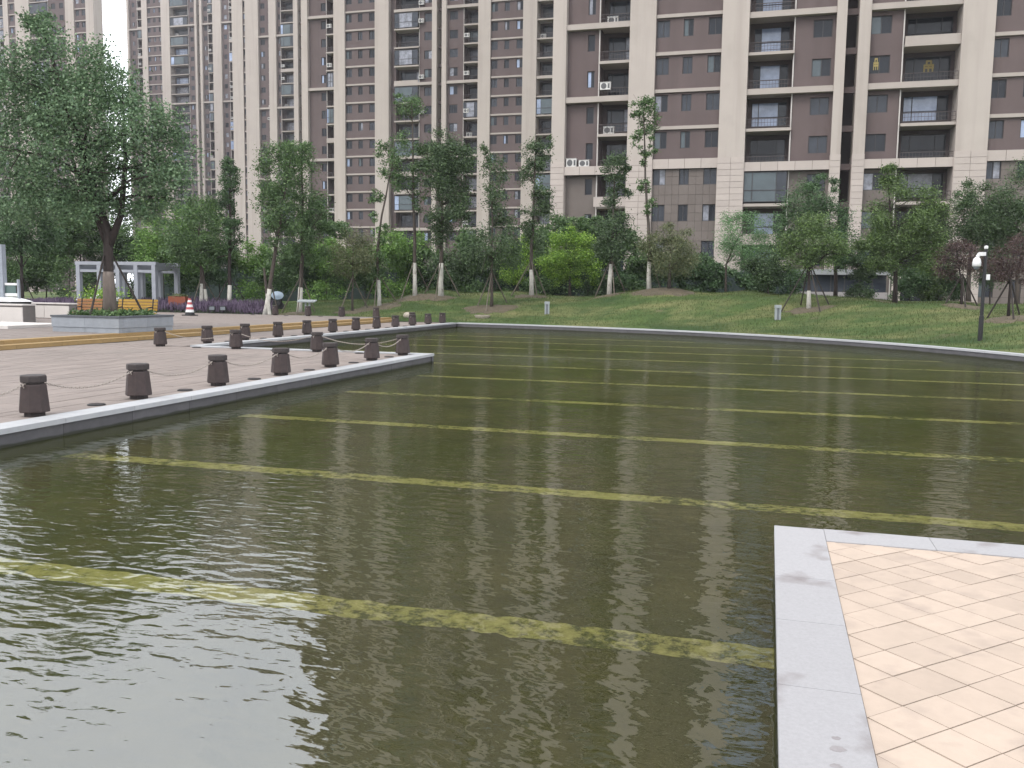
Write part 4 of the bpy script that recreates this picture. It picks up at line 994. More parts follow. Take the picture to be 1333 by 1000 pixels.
  ('shrub', 'shrub between the tallest thin tree and the dense tree', [(-23.49, 59.75, 0.81), (-23.49, 59.75, 3.24)], 0.05, [(-23.49, 59.75, 3.86, 1.38, 1.67), (-24.5, 59.78, 3.12, 0.77, 0.96), (-22.38, 59.75, 3.68, 0.78, 0.75), (-24.08, 59.84, 3.76, 0.83, 0.98), (-23.67, 59.47, 4.72, 0.73, 1.02), (-24.15, 59.71, 3.86, 0.9, 0.74), (-23.42, 59.57, 1.42, 1.48, 0.95)], 4647, 0.14, 'mid', 0, 0, 1.8),
  ('shrub', 'shrub right of the dense dark tree', [(-19.34, 56.88, 1.44), (-19.36, 56.87, 3.7)], 0.05, [(-19.36, 56.87, 4.28, 1.13, 1.57), (-18.8, 57.33, 3.2, 0.72, 0.84), (-19.74, 56.5, 5.2, 0.62, 0.81), (-19.38, 57.07, 4.24, 0.65, 0.85), (-18.84, 56.81, 3.73, 0.67, 0.81), (-19.75, 56.88, 3.17, 0.6, 0.75), (-19.27, 56.67, 1.74, 1.2, 1.07)], 4374, 0.14, 'mid', 0, 0, 1.8),
  ('shrub', 'shrub behind the slender trunk tree', [(-17.99, 58.61, 1.18), (-18.01, 58.61, 3.06)], 0.05, [(-18.01, 58.61, 3.58, 1.51, 1.42), (-19.22, 58.53, 3.48, 0.85, 0.66), (-18.76, 58.11, 4.01, 0.83, 0.69), (-19.04, 58.55, 3.78, 0.75, 0.85), (-16.92, 58.68, 4.38, 0.91, 0.77), (-17.14, 59.02, 3.19, 0.87, 0.81), (-17.94, 58.46, 1.49, 1.61, 0.83)], 4647, 0.14, 'mid', 0, 0, 1.8),
  ('shrub', 'green bush behind the lime bush', [(-10.91, 55.12, 1.44), (-10.99, 55.1, 5.31)], 0.05, [(-10.99, 55.1, 5.63, 1.21, 0.86), (-10.54, 55.43, 6.15, 0.72, 0.5), (-10.96, 54.9, 5.88, 0.61, 0.5), (-11.65, 55.08, 6.05, 0.73, 0.53), (-11.88, 54.7, 5.54, 0.76, 0.48), (-10.61, 55.31, 5.83, 0.79, 0.49), (-10.89, 54.86, 2.92, 1.29, 1.48)], 3804, 0.14, 'mid', 0, 0, 1.8),
  ('shrub', 'green bush between the white trunks', [(-8.15, 55.91, 1.63), (-8.2, 55.9, 3.68)], 0.05, [(-8.21, 55.89, 4.25, 0.97, 1.55), (-8.74, 55.97, 5.17, 0.54, 0.89), (-8.3, 55.68, 4.18, 0.46, 0.82), (-7.56, 56.26, 3.44, 0.59, 0.71), (-7.59, 55.92, 3.41, 0.49, 0.86), (-8.96, 55.79, 4.95, 0.51, 0.73), (-8.12, 55.71, 1.83, 1.04, 1.0)], 4334, 0.14, 'mid', 0, 0, 1.8),
  ('shrub', 'low dark bush along the fence between the white trunks', [(-9.3, 55.58, 1.58), (-9.32, 55.58, 2.56)], 0.05, [(-9.33, 55.58, 2.82, 1.62, 0.69), (-10.2, 55.48, 2.54, 0.84, 0.37), (-10.49, 55.11, 2.36, 1.05, 0.31), (-8.22, 56.01, 3.13, 0.85, 0.38), (-8.2, 55.78, 2.46, 0.76, 0.37), (-9.21, 55.68, 2.79, 1.0, 0.32), (-9.28, 55.48, 1.63, 1.73, 0.51)], 3884, 0.14, 'dark', 0, 0, 1.8),
  ('shrub', 'low dark bush right of the olive tree', [(-4.47, 56.96, 1.62), (-4.5, 56.95, 2.98)], 0.05, [(-4.52, 56.95, 3.36, 1.05, 1.04), (-4.1, 57.33, 3.68, 0.66, 0.64), (-3.74, 56.92, 3.36, 0.62, 0.6), (-4.29, 57.17, 2.99, 0.5, 0.51), (-5.19, 56.58, 2.78, 0.57, 0.58), (-4.92, 56.93, 3.51, 0.49, 0.52), (-4.45, 56.83, 1.72, 1.12, 0.67)], 3852, 0.14, 'dark', 0, 0, 1.8),
  ('shrub', 'low dark bush under the loose bright tree', [(-3.32, 57.29, 1.61), (-3.34, 57.28, 2.58)], 0.05, [(-3.35, 57.28, 2.9, 1.21, 0.86), (-3.32, 57.45, 2.53, 0.78, 0.38), (-3.67, 57.01, 2.31, 0.69, 0.43), (-3.3, 57.43, 3.18, 0.76, 0.43), (-3.29, 57.17, 3.42, 0.73, 0.41), (-2.56, 57.61, 3.01, 0.75, 0.5), (-3.3, 57.19, 1.61, 1.29, 0.51)], 3804, 0.14, 'dark', 0, 0, 1.8),
  ('shrub', 'low dark bush beside the entrance pillar', [(-0.79, 58.01, 1.47), (-0.8, 58.01, 2.24)], 0.05, [(-0.81, 58.01, 2.46, 1.21, 0.6), (-0.17, 58.32, 2.7, 0.58, 0.31), (-1.22, 57.77, 2.39, 0.64, 0.3), (-1.54, 57.89, 2.62, 0.79, 0.29), (-0.39, 58.04, 2.13, 0.76, 0.29), (-1.44, 57.89, 2.79, 0.58, 0.29)], 3442, 0.14, 'dark', 0, 0, 1.8),
  ('shrub', 'dark bush between the wide tree and the purple tree', [(8.79, 52.43, 1.4), (8.73, 52.41, 2.96)], 0.05, [(8.71, 52.4, 3.31, 0.9, 0.96), (8.37, 52.48, 3.22, 0.52, 0.43), (8.47, 52.15, 3.61, 0.54, 0.45), (8.18, 52.39, 2.68, 0.52, 0.43), (8.97, 52.33, 3.7, 0.47, 0.47), (9.0, 52.58, 3.31, 0.46, 0.5), (8.78, 52.3, 1.87, 0.96, 0.58)], 3956, 0.1, 'dark_mid', 0, 0, 1.8),
  ('shrub', 'bush at the left edge of the wide bright tree', [(4.65, 51.24, 1.53), (4.59, 51.23, 3.13)], 0.05, [(4.57, 51.22, 3.46, 0.76, 0.89), (4.35, 51.32, 3.37, 0.39, 0.4), (4.9, 51.13, 3.22, 0.45, 0.48), (4.04, 51.2, 3.57, 0.5, 0.4), (5.01, 51.24, 2.96, 0.36, 0.5), (4.65, 51.33, 3.29, 0.43, 0.44), (4.64, 51.11, 1.96, 0.81, 0.65)], 3659, 0.1, 'dark_mid', 0, 0, 1.8),
  ('shrub', 'shrub behind the yellowish tree, left of the twin trunks', [(-39.75, 53.75, 0.76), (-39.72, 53.76, 2.61)], 0.05, [(-39.7, 53.77, 3.32, 1.81, 1.93), (-39.52, 54.2, 3.2, 1.16, 0.91), (-38.48, 53.66, 2.55, 1.08, 1.2), (-40.55, 53.86, 4.43, 1.07, 1.15), (-38.86, 53.73, 4.45, 0.88, 0.95), (-39.33, 54.06, 2.26, 0.92, 1.08)], 5811, 0.14, 'mid', 0, 0, 1.8),
  ('shrub', 'dark shrub behind the upright column tree', [(-37.68, 55.7, 0.84), (-37.66, 55.7, 2.74)], 0.05, [(-37.64, 55.71, 3.39, 1.57, 1.77), (-38.82, 55.71, 2.65, 0.81, 0.82), (-37.81, 55.27, 4.26, 0.94, 1.04), (-36.63, 56.24, 2.98, 0.8, 0.96), (-37.39, 55.54, 3.91, 0.77, 0.94), (-38.58, 55.62, 3.2, 0.85, 1.0)], 5056, 0.14, 'dark', 0, 0, 1.8),
  ('shrub', 'shrub between the leaning trunk and the bushy upright tree', [(-31.43, 53.42, 0.74), (-31.42, 53.43, 2.7)], 0.05, [(-31.41, 53.43, 3.35, 1.3, 1.76), (-31.42, 53.78, 2.3, 0.84, 1.04), (-32.19, 52.92, 2.77, 0.71, 0.94), (-31.19, 53.7, 3.98, 0.68, 1.01), (-30.74, 53.38, 2.41, 0.81, 0.78), (-32.25, 53.33, 2.63, 0.67, 0.85)], 4888, 0.14, 'mid', 0, 0, 1.8),
  ('shrub', 'dark shrub behind the bushy upright tree', [(-30.35, 55.09, 0.79), (-30.34, 55.09, 2.59)], 0.05, [(-30.33, 55.09, 3.15, 1.24, 1.51), (-31.32, 55.09, 3.48, 0.76, 0.67), (-30.75, 54.7, 3.96, 0.65, 0.85), (-30.79, 55.15, 2.88, 0.6, 0.91), (-30.91, 54.71, 3.7, 0.7, 0.91), (-29.93, 55.37, 2.1, 0.77, 0.77)], 4398, 0.14, 'dark', 0, 0, 1.8),
  ('shrub', 'shrub right of the slim dull tree', [(-27.13, 57.36, 0.82), (-27.12, 57.36, 2.85)], 0.05, [(-27.12, 57.36, 3.5, 1.27, 1.74), (-27.81, 57.45, 3.43, 0.7, 1.04), (-27.64, 56.94, 3.75, 0.66, 0.98), (-27.74, 57.37, 2.65, 0.59, 0.94), (-26.44, 57.35, 2.82, 0.64, 0.76), (-26.66, 57.65, 2.32, 0.77, 0.86)], 4623, 0.14, 'mid', 0, 0, 1.8),
  ('shrub', 'light shrub just left of the tallest thin tree', [(-24.8, 59.37, 0.81), (-24.8, 59.37, 3.39)], 0.05, [(-24.8, 59.37, 4.11, 1.29, 1.97), (-24.89, 59.68, 2.8, 0.8, 0.97), (-25.25, 58.98, 3.48, 0.65, 1.01), (-24.64, 59.61, 4.23, 0.6, 1.19), (-23.96, 59.38, 4.52, 0.76, 1.22), (-24.18, 59.69, 5.16, 0.68, 0.97), (-24.72, 59.18, 1.35, 1.38, 1.04)], 4847, 0.14, 'fresh', 0, 0, 1.8),
  ('shrub', 'shrub directly behind the dense dark tree', [(-20.57, 56.52, 1.36), (-20.58, 56.52, 2.7)], 0.05, [(-20.58, 56.52, 3.25, 1.3, 1.48), (-19.76, 57.05, 2.77, 0.87, 0.71), (-20.75, 56.17, 2.67, 0.87, 0.73), (-21.38, 56.51, 3.38, 0.69, 0.75), (-20.09, 56.44, 2.36, 0.75, 0.72), (-20.29, 56.76, 3.04, 0.75, 0.89)], 4526, 0.14, 'dark_mid', 0, 0, 1.8),
  ('shrub', 'shrub behind the slim upright tree', [(-15.22, 59.4, 1.07), (-15.26, 59.39, 3.96)], 0.05, [(-15.27, 59.39, 4.65, 1.33, 1.89), (-14.58, 59.88, 4.35, 0.69, 0.89), (-15.38, 59.03, 5.49, 0.8, 0.98), (-15.21, 59.63, 4.89, 0.73, 0.87), (-15.32, 59.17, 4.31, 0.66, 1.01), (-15.65, 59.43, 4.03, 0.72, 1.12), (-15.16, 59.18, 1.75, 1.42, 1.18)], 5008, 0.14, 'mid', 0, 0, 1.8),
  ('shrub', 'shrub top peeking above the lime bush at its left', [(-14.26, 61.03, 0.93), (-14.33, 61.01, 5.62)], 0.05, [(-14.33, 61.01, 6.05, 1.36, 1.16), (-14.79, 61.16, 5.96, 0.84, 0.68), (-13.53, 60.98, 6.45, 0.71, 0.61), (-13.89, 61.33, 6.47, 0.68, 0.62), (-14.73, 60.72, 5.56, 0.71, 0.57), (-13.39, 61.4, 5.36, 0.79, 0.61), (-14.21, 60.74, 2.91, 1.45, 1.65)], 4045, 0.14, 'mid', 0, 0, 1.8),
  ('shrub', 'shrub behind the dark leaning white based tree', [(-9.76, 55.45, 1.56), (-9.82, 55.44, 4.13)], 0.05, [(-9.83, 55.43, 4.7, 1.05, 1.55), (-9.98, 55.66, 3.96, 0.65, 0.93), (-9.94, 55.12, 3.59, 0.68, 0.74), (-9.47, 55.75, 4.28, 0.68, 0.93), (-9.38, 55.39, 3.83, 0.53, 0.77), (-10.03, 55.48, 3.99, 0.52, 0.73), (-9.73, 55.23, 2.04, 1.12, 1.16)], 4478, 0.14, 'dark_mid', 0, 0, 1.8),
  ('shrub', 'dark shrub behind the olive tree', [(-6.54, 56.37, 1.71), (-6.57, 56.36, 2.88)], 0.05, [(-6.58, 56.36, 3.33, 1.38, 1.21), (-6.12, 56.75, 3.17, 0.68, 0.62), (-5.96, 56.25, 3.24, 0.69, 0.72), (-5.62, 56.85, 2.48, 0.69, 0.75), (-7.13, 55.97, 4.01, 0.9, 0.74), (-7.04, 56.36, 3.8, 0.75, 0.64), (-6.52, 56.24, 1.59, 1.47, 0.67)], 4510, 0.14, 'dark_mid', 0, 0, 1.8),
  ('shrub', 'shrub between the loose bright tree and the entrance pillar', [(-0.08, 49.89, 1.89), (-0.12, 49.88, 2.75)], 0.05, [(-0.13, 49.88, 3.19, 1.04, 1.18), (0.43, 50.25, 3.48, 0.5, 0.69), (-0.2, 49.59, 3.04, 0.64, 0.71), (0.31, 50.17, 2.75, 0.54, 0.68), (-0.83, 49.5, 3.25, 0.61, 0.57), (-0.46, 49.92, 2.82, 0.66, 0.7)], 4526, 0.1, 'dark_mid', 0, 0, 1.8),
  ('shrub', 'dark shrub behind the forked planter tree', [(-44.39, 52.43, 0.84), (-44.32, 52.45, 3.34)], 0.05, [(-44.3, 52.45, 4.05, 1.81, 1.93), (-44.15, 52.87, 4.26, 1.08, 0.9), (-42.76, 52.51, 4.33, 1.2, 0.93), (-44.25, 52.75, 4.19, 0.89, 1.04), (-44.09, 52.24, 3.23, 1.18, 0.88), (-45.32, 52.36, 2.63, 0.93, 0.93), (-44.23, 52.24, 1.21, 1.93, 1.11)], 5811, 0.14, 'dark_mid', 0, 0, 1.8),
  ('shrub', 'tall shrub at the left picture edge behind the railing', [(-52.67, 51.42, 0.74), (-52.59, 51.44, 3.08)], 0.05, [(-52.55, 51.45, 3.99, 1.85, 2.46), (-53.61, 51.62, 2.31, 1.15, 1.53), (-52.96, 50.87, 5.01, 1.2, 1.11), (-53.99, 51.32, 3.69, 0.89, 1.25), (-51.86, 51.37, 4.07, 0.88, 1.17), (-52.81, 51.58, 5.3, 0.97, 1.51)], 6614, 0.14, 'mid', 0, 0, 1.8),
  ('shrub', 'tall green shrub behind the planter tree crown', [(-45.01, 49.55, 0.62), (-44.87, 49.59, 5.26)], 0.05, [(-44.85, 49.59, 5.94, 1.73, 1.85), (-44.19, 50.2, 6.18, 1.0, 1.14), (-44.01, 49.48, 5.03, 0.84, 1.13), (-44.76, 49.88, 5.61, 0.84, 0.93), (-44.2, 49.47, 5.96, 1.0, 1.05), (-44.73, 49.84, 6.96, 1.0, 1.07), (-44.72, 49.27, 2.22, 1.85, 1.75)], 5811, 0.14, 'mid', 0, 0, 1.8),
  ('shrub', 'dark shrub behind the camera post', [(11.35, 53.16, 1.4), (11.29, 53.14, 3.06)], 0.05, [(11.25, 53.13, 3.55, 1.04, 1.33), (10.91, 53.27, 3.56, 0.57, 0.65), (11.76, 53.07, 4.04, 0.49, 0.82), (11.59, 53.44, 3.51, 0.69, 0.68), (10.54, 52.77, 3.72, 0.52, 0.83), (11.89, 53.43, 3.49, 0.57, 0.7)], 4767, 0.1, 'dark_mid', 0, 0, 1.8),
  ('shrub', 'leafy shrub right of the wide bright tree', [(8.2, 52.26, 1.44), (8.05, 52.22, 4.52)], 0.05, [(8.03, 52.21, 4.92, 0.9, 1.11), (7.45, 52.23, 4.44, 0.44, 0.62), (7.37, 51.82, 4.19, 0.5, 0.54), (7.62, 52.22, 4.98, 0.42, 0.62), (8.52, 52.17, 4.69, 0.57, 0.66), (7.76, 52.23, 4.35, 0.47, 0.51), (8.13, 52.04, 2.58, 0.96, 1.13)], 4165, 0.1, 'fresh_dark', 0, 0, 1.8),
  ('shrub', 'low dark bush under the wide bright tree', [(7.21, 51.98, 1.53), (7.19, 51.97, 2.35)], 0.05, [(7.17, 51.97, 2.68, 1.04, 0.89), (7.12, 52.13, 2.86, 0.53, 0.43), (7.63, 51.91, 3.1, 0.62, 0.43), (7.5, 52.18, 2.42, 0.65, 0.4), (7.79, 51.97, 2.98, 0.55, 0.55), (6.72, 51.93, 2.03, 0.64, 0.43)], 4045, 0.1, 'dark', 0, 0, 1.8),
  ('shrub', 'low dark bush at the foot of the dark leafy tree', [(9.38, 52.59, 1.39), (9.37, 52.59, 2.18)], 0.05, [(9.36, 52.59, 2.43, 0.83, 0.67), (9.68, 52.81, 2.3, 0.55, 0.31), (9.72, 52.56, 2.51, 0.42, 0.32), (9.52, 52.76, 2.81, 0.55, 0.4), (9.39, 52.51, 2.66, 0.43, 0.29), (9.02, 52.56, 2.5, 0.46, 0.32)], 3467, 0.1, 'dark', 0, 0, 1.8),
  ('shrub', 'dark shrub left of the small propped tree', [(1.1, 50.23, 1.77), (0.98, 50.2, 4.74)], 0.05, [(0.96, 50.19, 5.23, 0.83, 1.33), (1.52, 50.53, 5.23, 0.42, 0.73), (1.12, 50.07, 4.81, 0.41, 0.77), (0.71, 50.28, 4.7, 0.52, 0.74), (0.92, 50.01, 4.31, 0.54, 0.63), (1.09, 50.33, 5.02, 0.51, 0.81), (1.07, 50.04, 2.55, 0.89, 1.27)], 4334, 0.1, 'dark', 0, 0, 1.8),
]

def leaf_mesh(name, cen, nrm_jit, size, mat, rs, droop=0.0, aspect=.5):
    """one mesh of many small rhombic leaves at the given centres"""
    n = len(cen)
    d = rs.normal(size=(n, 3)); d[:, 2] = d[:, 2] * .6 - droop; d /= np.linalg.norm(d, axis=1)[:, None]
    e = rs.normal(size=(n, 3)); e -= (e * d).sum(1)[:, None] * d; e /= np.linalg.norm(e, axis=1)[:, None]
    L = size * rs.uniform(.6, 1.25, n)[:, None]
    w = L * aspect * .5
    V = np.empty((n, 4, 3)); V[:, 0] = cen - d * L * .5; V[:, 1] = cen + e * w; V[:, 2] = cen + d * L * .5; V[:, 3] = cen - e * w
    me = bpy.data.meshes.new(name)
    me.vertices.add(n * 4); me.vertices.foreach_set('co', V.ravel())
    me.loops.add(n * 4); me.loops.foreach_set('vertex_index', np.arange(n * 4, dtype=np.int32))
    me.polygons.add(n); me.polygons.foreach_set('loop_start', np.arange(0, n * 4, 4, dtype=np.int32))
    try: me.polygons.foreach_set('loop_total', np.full(n, 4, dtype=np.int32))
    except Exception: pass
    me.materials.append(mat); me.update(); me.validate()
    return me
def tree(idx, name, label, path, rad, blobs, n, ls, pal, white, props, pz):
    rs = np.random.RandomState(100 + idx)
    if name in ('column_tree', 'whitewashed_tree', 'dense_tree', 'young_tree', 'round_tree'): blobs = [(q[0], q[1], q[2], q[3] * 1.12, q[4] * 1.08) for q in blobs]
    n = int(n * (2.4 if n > 20000 else (2.2 if name == 'shrub' else 1.7 if pal == 'purple' else 3.0))); ls *= (.80 if n > 60000 else (1.08 if name == 'shrub' else .98))
    base = Vector(path[0])
    cat = 'shrub' if name in ('shrub', 'round_bush') else 'tree'
    root = thing(name, label, cat, path[0])
    dark = pal in ('purple', 'grey_green', 'fresh_dark', 'dark')
    bark = 'bark_dark' if dark else 'bark'
    # trunk
    pts = [Vector(p) - base for p in path]; pts[0].z -= .25
    top = max(b[2] + b[4] * .55 for b in blobs) - base.z
    if len(pts) >= 2 and name not in ('shrub',):
        hi = max(blobs, key=lambda b: b[2]); pts.append(Vector((hi[0], hi[1], hi[2])) - base)
    # subdivide with a slight wander
    fine = [pts[0]]
    for a, b in zip(pts[:-1], pts[1:]):
        k = max(1, int((b - a).length / .8))
        for i in range(1, k + 1):
            q = a.lerp(b, i / k)
            if i < k: q += Vector(rs.normal(size=3) * .02)
            fine.append(q)
    tot = len(fine) - 1
    mb = MB(); radii = [max(.015, rad * (1.25 if i == 0 else 1) * (1 - .85 * (i / tot) ** 1.1)) for i in range(tot + 1)]
    mb.tube(fine, radii, 8, bark)
    # clumps inside the crown and limbs that reach them
    clumps = []
    vol = [b[3] * b[3] * b[4] for b in blobs]; vs = sum(vol)
    for b, v in zip(blobs, vol):
        k = max(5, int((330 if n > 60000 else 75) * v / vs) + 3)
        for _ in range(k):
            d = rs.normal(size=3); d /= np.linalg.norm(d); r = rs.uniform(.25, 1) ** .45
            c = np.array([b[0] + d[0] * b[3] * r * .86, b[1] + d[1] * b[3] * r * .86, b[2] + d[2] * b[4] * r * .86])
            clumps.append((c, min(b[3], b[4])))
    for _ in range(0 if name == 'shrub' else (30 if n > 30000 else 12)):
        c, sz = clumps[rs.randint(len(clumps))]; c = Vector(c) - base
        # leave the trunk below the clump
        cand = [i for i in range(1, tot + 1) if fine[i].z < c.z - .12 * abs((fine[i] - c).length) and fine[i].z > .28 * top]
        if not cand: continue
        i = max(cand, key=lambda q: fine[q].z - .35 * (fine[q] - c).length)
        a = fine[i]; mid = a.lerp(c, .5) + Vector((0, 0, .12 * (c - a).length)) + Vector(rs.normal(size=3) * .05)
        r0_ = min(radii[i] * .6, rad * .5); mb.tube([a, a.lerp(mid, .5) + Vector(rs.normal(size=3) * .03), mid, c], [r0_, r0_ * .75, r0_ * .5, .008], 5, bark)
        # twigs
        for _ in range(2):
            e = c + Vector(rs.normal(size=3) * sz * .4); mb.tube([mid.lerp(c, rs.uniform(0, .6)), e], [r0_ * .35, .006], 4, bark)
    if idx == 0:                       # the fork of the planter tree
        f = Vector(path[2]) - base
        mb.tube([f - Vector((0, 0, .5)), f + Vector((-.35, -.1, .55)), f + Vector((-.9, -.3, 2.0)), f + Vector((-1.5, -.3, 4.0))], [.10, .08, .055, .02], 7, bark)
        mb.tube([f - Vector((0, 0, .4)), f + Vector((.4, .1, .6)), f + Vector((.55, .2, 2.2)), f + Vector((.6, .1, 4.4))], [.125, .10, .07, .02], 7, bark)
    mb.build('trunk', root, smooth=True)
    if white > 0:
        w = MB(); cut = [p for p in fine if p.z < white]
        if len(cut) < 2: cut = [fine[0], fine[0].lerp(fine[1], .9)]
        else:
            nx = fine[len(cut)]; t_ = (white - cut[-1].z) / max(1e-3, nx.z - cut[-1].z); cut = cut + [cut[-1].lerp(nx, min(1, t_))]
        w.tube(cut, [max(.03, radii[min(i, tot)]) * 1.06 + .004 for i in range(len(cut))], 8, 'whitewash' if idx else 'bark_pale'); w.build('whitewashed_base' if idx else 'pale_bark', root, smooth=True)
    if 'twin' in label:
        q = MB(); q.tube([Vector((.35, 0, -.1)), Vector((.2, 0, 1.2)), Vector((.05, 0, 2.6))], [.1, .085, .06], 7, bark); q.build('trunk', root)
        q = MB(); q.tube([Vector((.36, 0, -.1)), Vector((.21, 0, 1.25))], [.108, .092], 7, 'whitewash'); q.build('whitewashed_base', root)
    # leaves
    cl = np.array([c for c, _ in clumps]); sz = np.array([q for _, q in clumps])
    pick = rs.randint(len(cl), size=n); sig = np.clip((.26 if idx == 0 else .22) * sz[pick], .08, .34 if idx == 0 else .27)
    off = rs.normal(size=(n, 3)) * sig[:, None]; off[:, 2] *= .8
    cen = cl[pick] + off - np.array(path[0])
    cen[:, 2] = np.maximum(cen[:, 2], .05)
    me = leaf_mesh('crown', cen, 0, ls, LEAF[pal], rs, droop=.5 if pal in ('bluish', 'grey_green') else .2, aspect=.42 if pal == 'bluish' else .55)
    link('crown', me, root)
    # wooden props tied round the trunk
    for i in range(props):
        a = 2 * math.pi * (i + .35) / max(props, 2) + rs.uniform(-.3, .3); R_ = rs.uniform(.9, 1.35) * pz / 1.8
        ft = Vector((math.cos(a) * R_, math.sin(a) * R_, 0))
        wx, wy = base.x + ft.x, base.y + ft.y
        if idx == 0: ft *= .8; ft.z = -.03
        else: ft.z = lawn_z(wx, wy) - base.z - .08 if seg_dist(wx, wy) > 0 else (.41 - base.z)
        hd = Vector((0, 0, pz)); j = min(range(len(fine)), key=lambda q: abs(fine[q].z - pz)); hd.x, hd.y = fine[j].x + math.cos(a) * radii[j] * 1.2, fine[j].y + math.sin(a) * radii[j] * 1.2
        p = MB(); p.tube([ft, hd + (hd - ft).normalized() * .12], [.035, .028], 6, 'prop_wood_dark' if dark else 'prop_wood'); p.build('support_pole', root)
    return root
for i, T_ in enumerate(TREES): tree(i, *T_)

# bare earth round some of the trunks
def soil_patch(x, y, r, seed):
    rs = random.Random(seed); b = MB(); n = 22; prev = None
    ph = [rs.uniform(.75, 1.2) for _ in range(n)]
    ringz = []
    for f, dz in ((0.02, .05), (.4, .045), (.75, .03), (1.0, -.02)):
        ringz.append([(x + r * f * ph[i] * math.cos(2 * math.pi * i / n) * 1.35, y + r * f * ph[i] * math.sin(2 * math.pi * i / n), 0) for i in range(n)])
        ringz[-1] = [(p[0], p[1], lawn_z(p[0], p[1]) + dz) for p in ringz[-1]]
    b.rings(ringz[::-1], 'soil', cap=False); structure(b.build('bare_soil', smooth=True))
for i, T_ in enumerate(TREES):
    if T_[0] in ('shrub',) or i in (0, 1, 2, 3, 4, 5): continue
    p = T_[2][0]
    if seg_dist(p[0], p[1]) > 1: soil_patch(p[0], p[1] - .35, {'purple_plum_tree': .8}.get(T_[0], 1.0) * (1.25 if i % 3 == 0 else .85), i)

def grass_blades():
    rs = np.random.RandomState(3); n = 70000
    i = rs.randint(0, len(LAWN_P) - 1, n * 2); s = rs.uniform(.2, 12, n * 2) ** 1.0
    P = LAWN_P[i] + LAWN_N[i] * s[:, None] + rs.normal(size=(n * 2, 2)) * .3
    k = (P[:, 0] > -28) & (P[:, 0] < 17) & (P[:, 1] > 15); P = P[k][:n]
    z = np.array([lawn_z(a, b) for a, b in P]); ok = np.array([seg_dist(a, b) > .25 for a, b in P]); P = P[ok]; z = z[ok]; n = len(P)
    a = rs.uniform(0, 6.28, n); h = rs.uniform(.04, .11, n); w = .012
    V = np.zeros((n, 3, 3)); dx, dy = np.cos(a) * w, np.sin(a) * w
    V[:, 0, 0] = P[:, 0] - dx; V[:, 0, 1] = P[:, 1] - dy; V[:, 0, 2] = z - .02
    V[:, 1, 0] = P[:, 0] + dx; V[:, 1, 1] = P[:, 1] + dy; V[:, 1, 2] = z - .02
    V[:, 2, 0] = P[:, 0] + rs.normal(size=n) * .03; V[:, 2, 1] = P[:, 1] + rs.normal(size=n) * .03; V[:, 2, 2] = z + h
    me = bpy.data.meshes.new('grass'); me.vertices.add(n * 3); me.vertices.foreach_set('co', V.ravel())
    me.loops.add(n * 3); me.loops.foreach_set('vertex_index', np.arange(n * 3, dtype=np.int32))
    me.polygons.add(n); me.polygons.foreach_set('loop_start', np.arange(0, n * 3, 3, dtype=np.int32))
    me.materials.append(MATS['grass_blade']); me.update(); me.validate()
    stuff(link('grass', me))
grass_blades()

# ------------------------------------------------------------------ bollards, chains and ground lights
def make_bollard():
    r = thing('bollard', '', 'bollard')
    b = MB(); ph = math.pi / 8
    b.lathe([(.125, 0), (.125, .055)], 8, 'bollard_cap', ph=ph); b.build('foot', r)
    b = MB(); b.lathe([(.178, .055), (.182, .07), (.152, .385), (.146, .396)], 8, 'bollard_brown', ph=ph); b.build('body', r)
    b = MB(); b.lathe([(.126, .396), (.126, .42)], 8, 'bollard_cap', ph=ph); b.build('neck', r)
    b = MB(); b.lathe([(.150, .421), (.156, .43), (.156, .492), (.146, .505)], 8, 'bollard_cap', ph=ph); b.build('cap', r)
    b = MB()
    for s in (-1, 1):
        b.tube([(0, s * .125, .408), (0, s * .165, .405), (0, s * .172, .385), (0, s * .156, .36)], .008, 6, 'chain_metal')
    b.build('chain_hook', r)
    return r
FRONT_Y = [4.97, 6.93, 8.87, 10.77, 12.70, 14.67, 16.62, 18.62, 20.42]
FRONT_LABEL = ['', '', 'nearest bollard, leftmost of the front row beside the water', 'second bollard of the front row, counted from the left picture edge',
  'third bollard of the front row from the left picture edge', 'fourth bollard of the front row from the left picture edge', 'fifth bollard of the front row from the left picture edge',
  'sixth bollard of the front row, next to the one on the deck corner', 'bollard on the corner of the front deck, where both chains end']
BACK_X = [-11.06, -13.42, -15.75]
BACK_LABEL = ['bollard on the far edge of the front deck, first left of the corner one', 'bollard on the far edge of the front deck, second left of the corner one', 'leftmost bollard on the far edge of the front deck']
RIM_Y = [22.3 + 1.93 * i for i in range(11)]
ORD = ['first', 'second', 'third', 'fourth', 'fifth', 'sixth', 'seventh', 'eighth', 'ninth', 'tenth', 'eleventh']
END_X = [-17.0, -18.95, -20.85, -22.75, -24.65]
bol = make_bollard(); used = [False]
def bollard(x, y, z, label, group):
    if not used[0]:
        used[0] = True; bol.location = (x, y, z); bol['label'] = label; bol['group'] = group; o = bol
    else: o = copy_thing(bol, (x, y, z), label); o['group'] = group
    o.rotation_euler = (RNG.uniform(-.012, .012), RNG.uniform(-.012, .012), RNG.uniform(-.12, .12))
for y, lab in zip(FRONT_Y, FRONT_LABEL):
    if lab: bollard(-8.64, y, .205, lab, 'bollards along the front deck')
for x, lab in zip(BACK_X, BACK_LABEL): bollard(x, 20.55, .205, lab, 'bollards along the front deck')
for i, y in enumerate(RIM_Y): bollard(-15.5, y, .205, ORD[i] + ' bollard of the far deck row, counted from its left near end' if i < 10 else 'last bollard at the far tip of the far deck row', 'bollards along the far deck')
for i, x in enumerate(END_X): bollard(x, 41.35, .205 if x > -18 else .408, ('%s bollard of the short row in front of the lawn, counted from the right' % ORD[i]) if i else 'first bollard of the short row before the lawn, right of the ochre steps', 'bollards in front of the lawn')
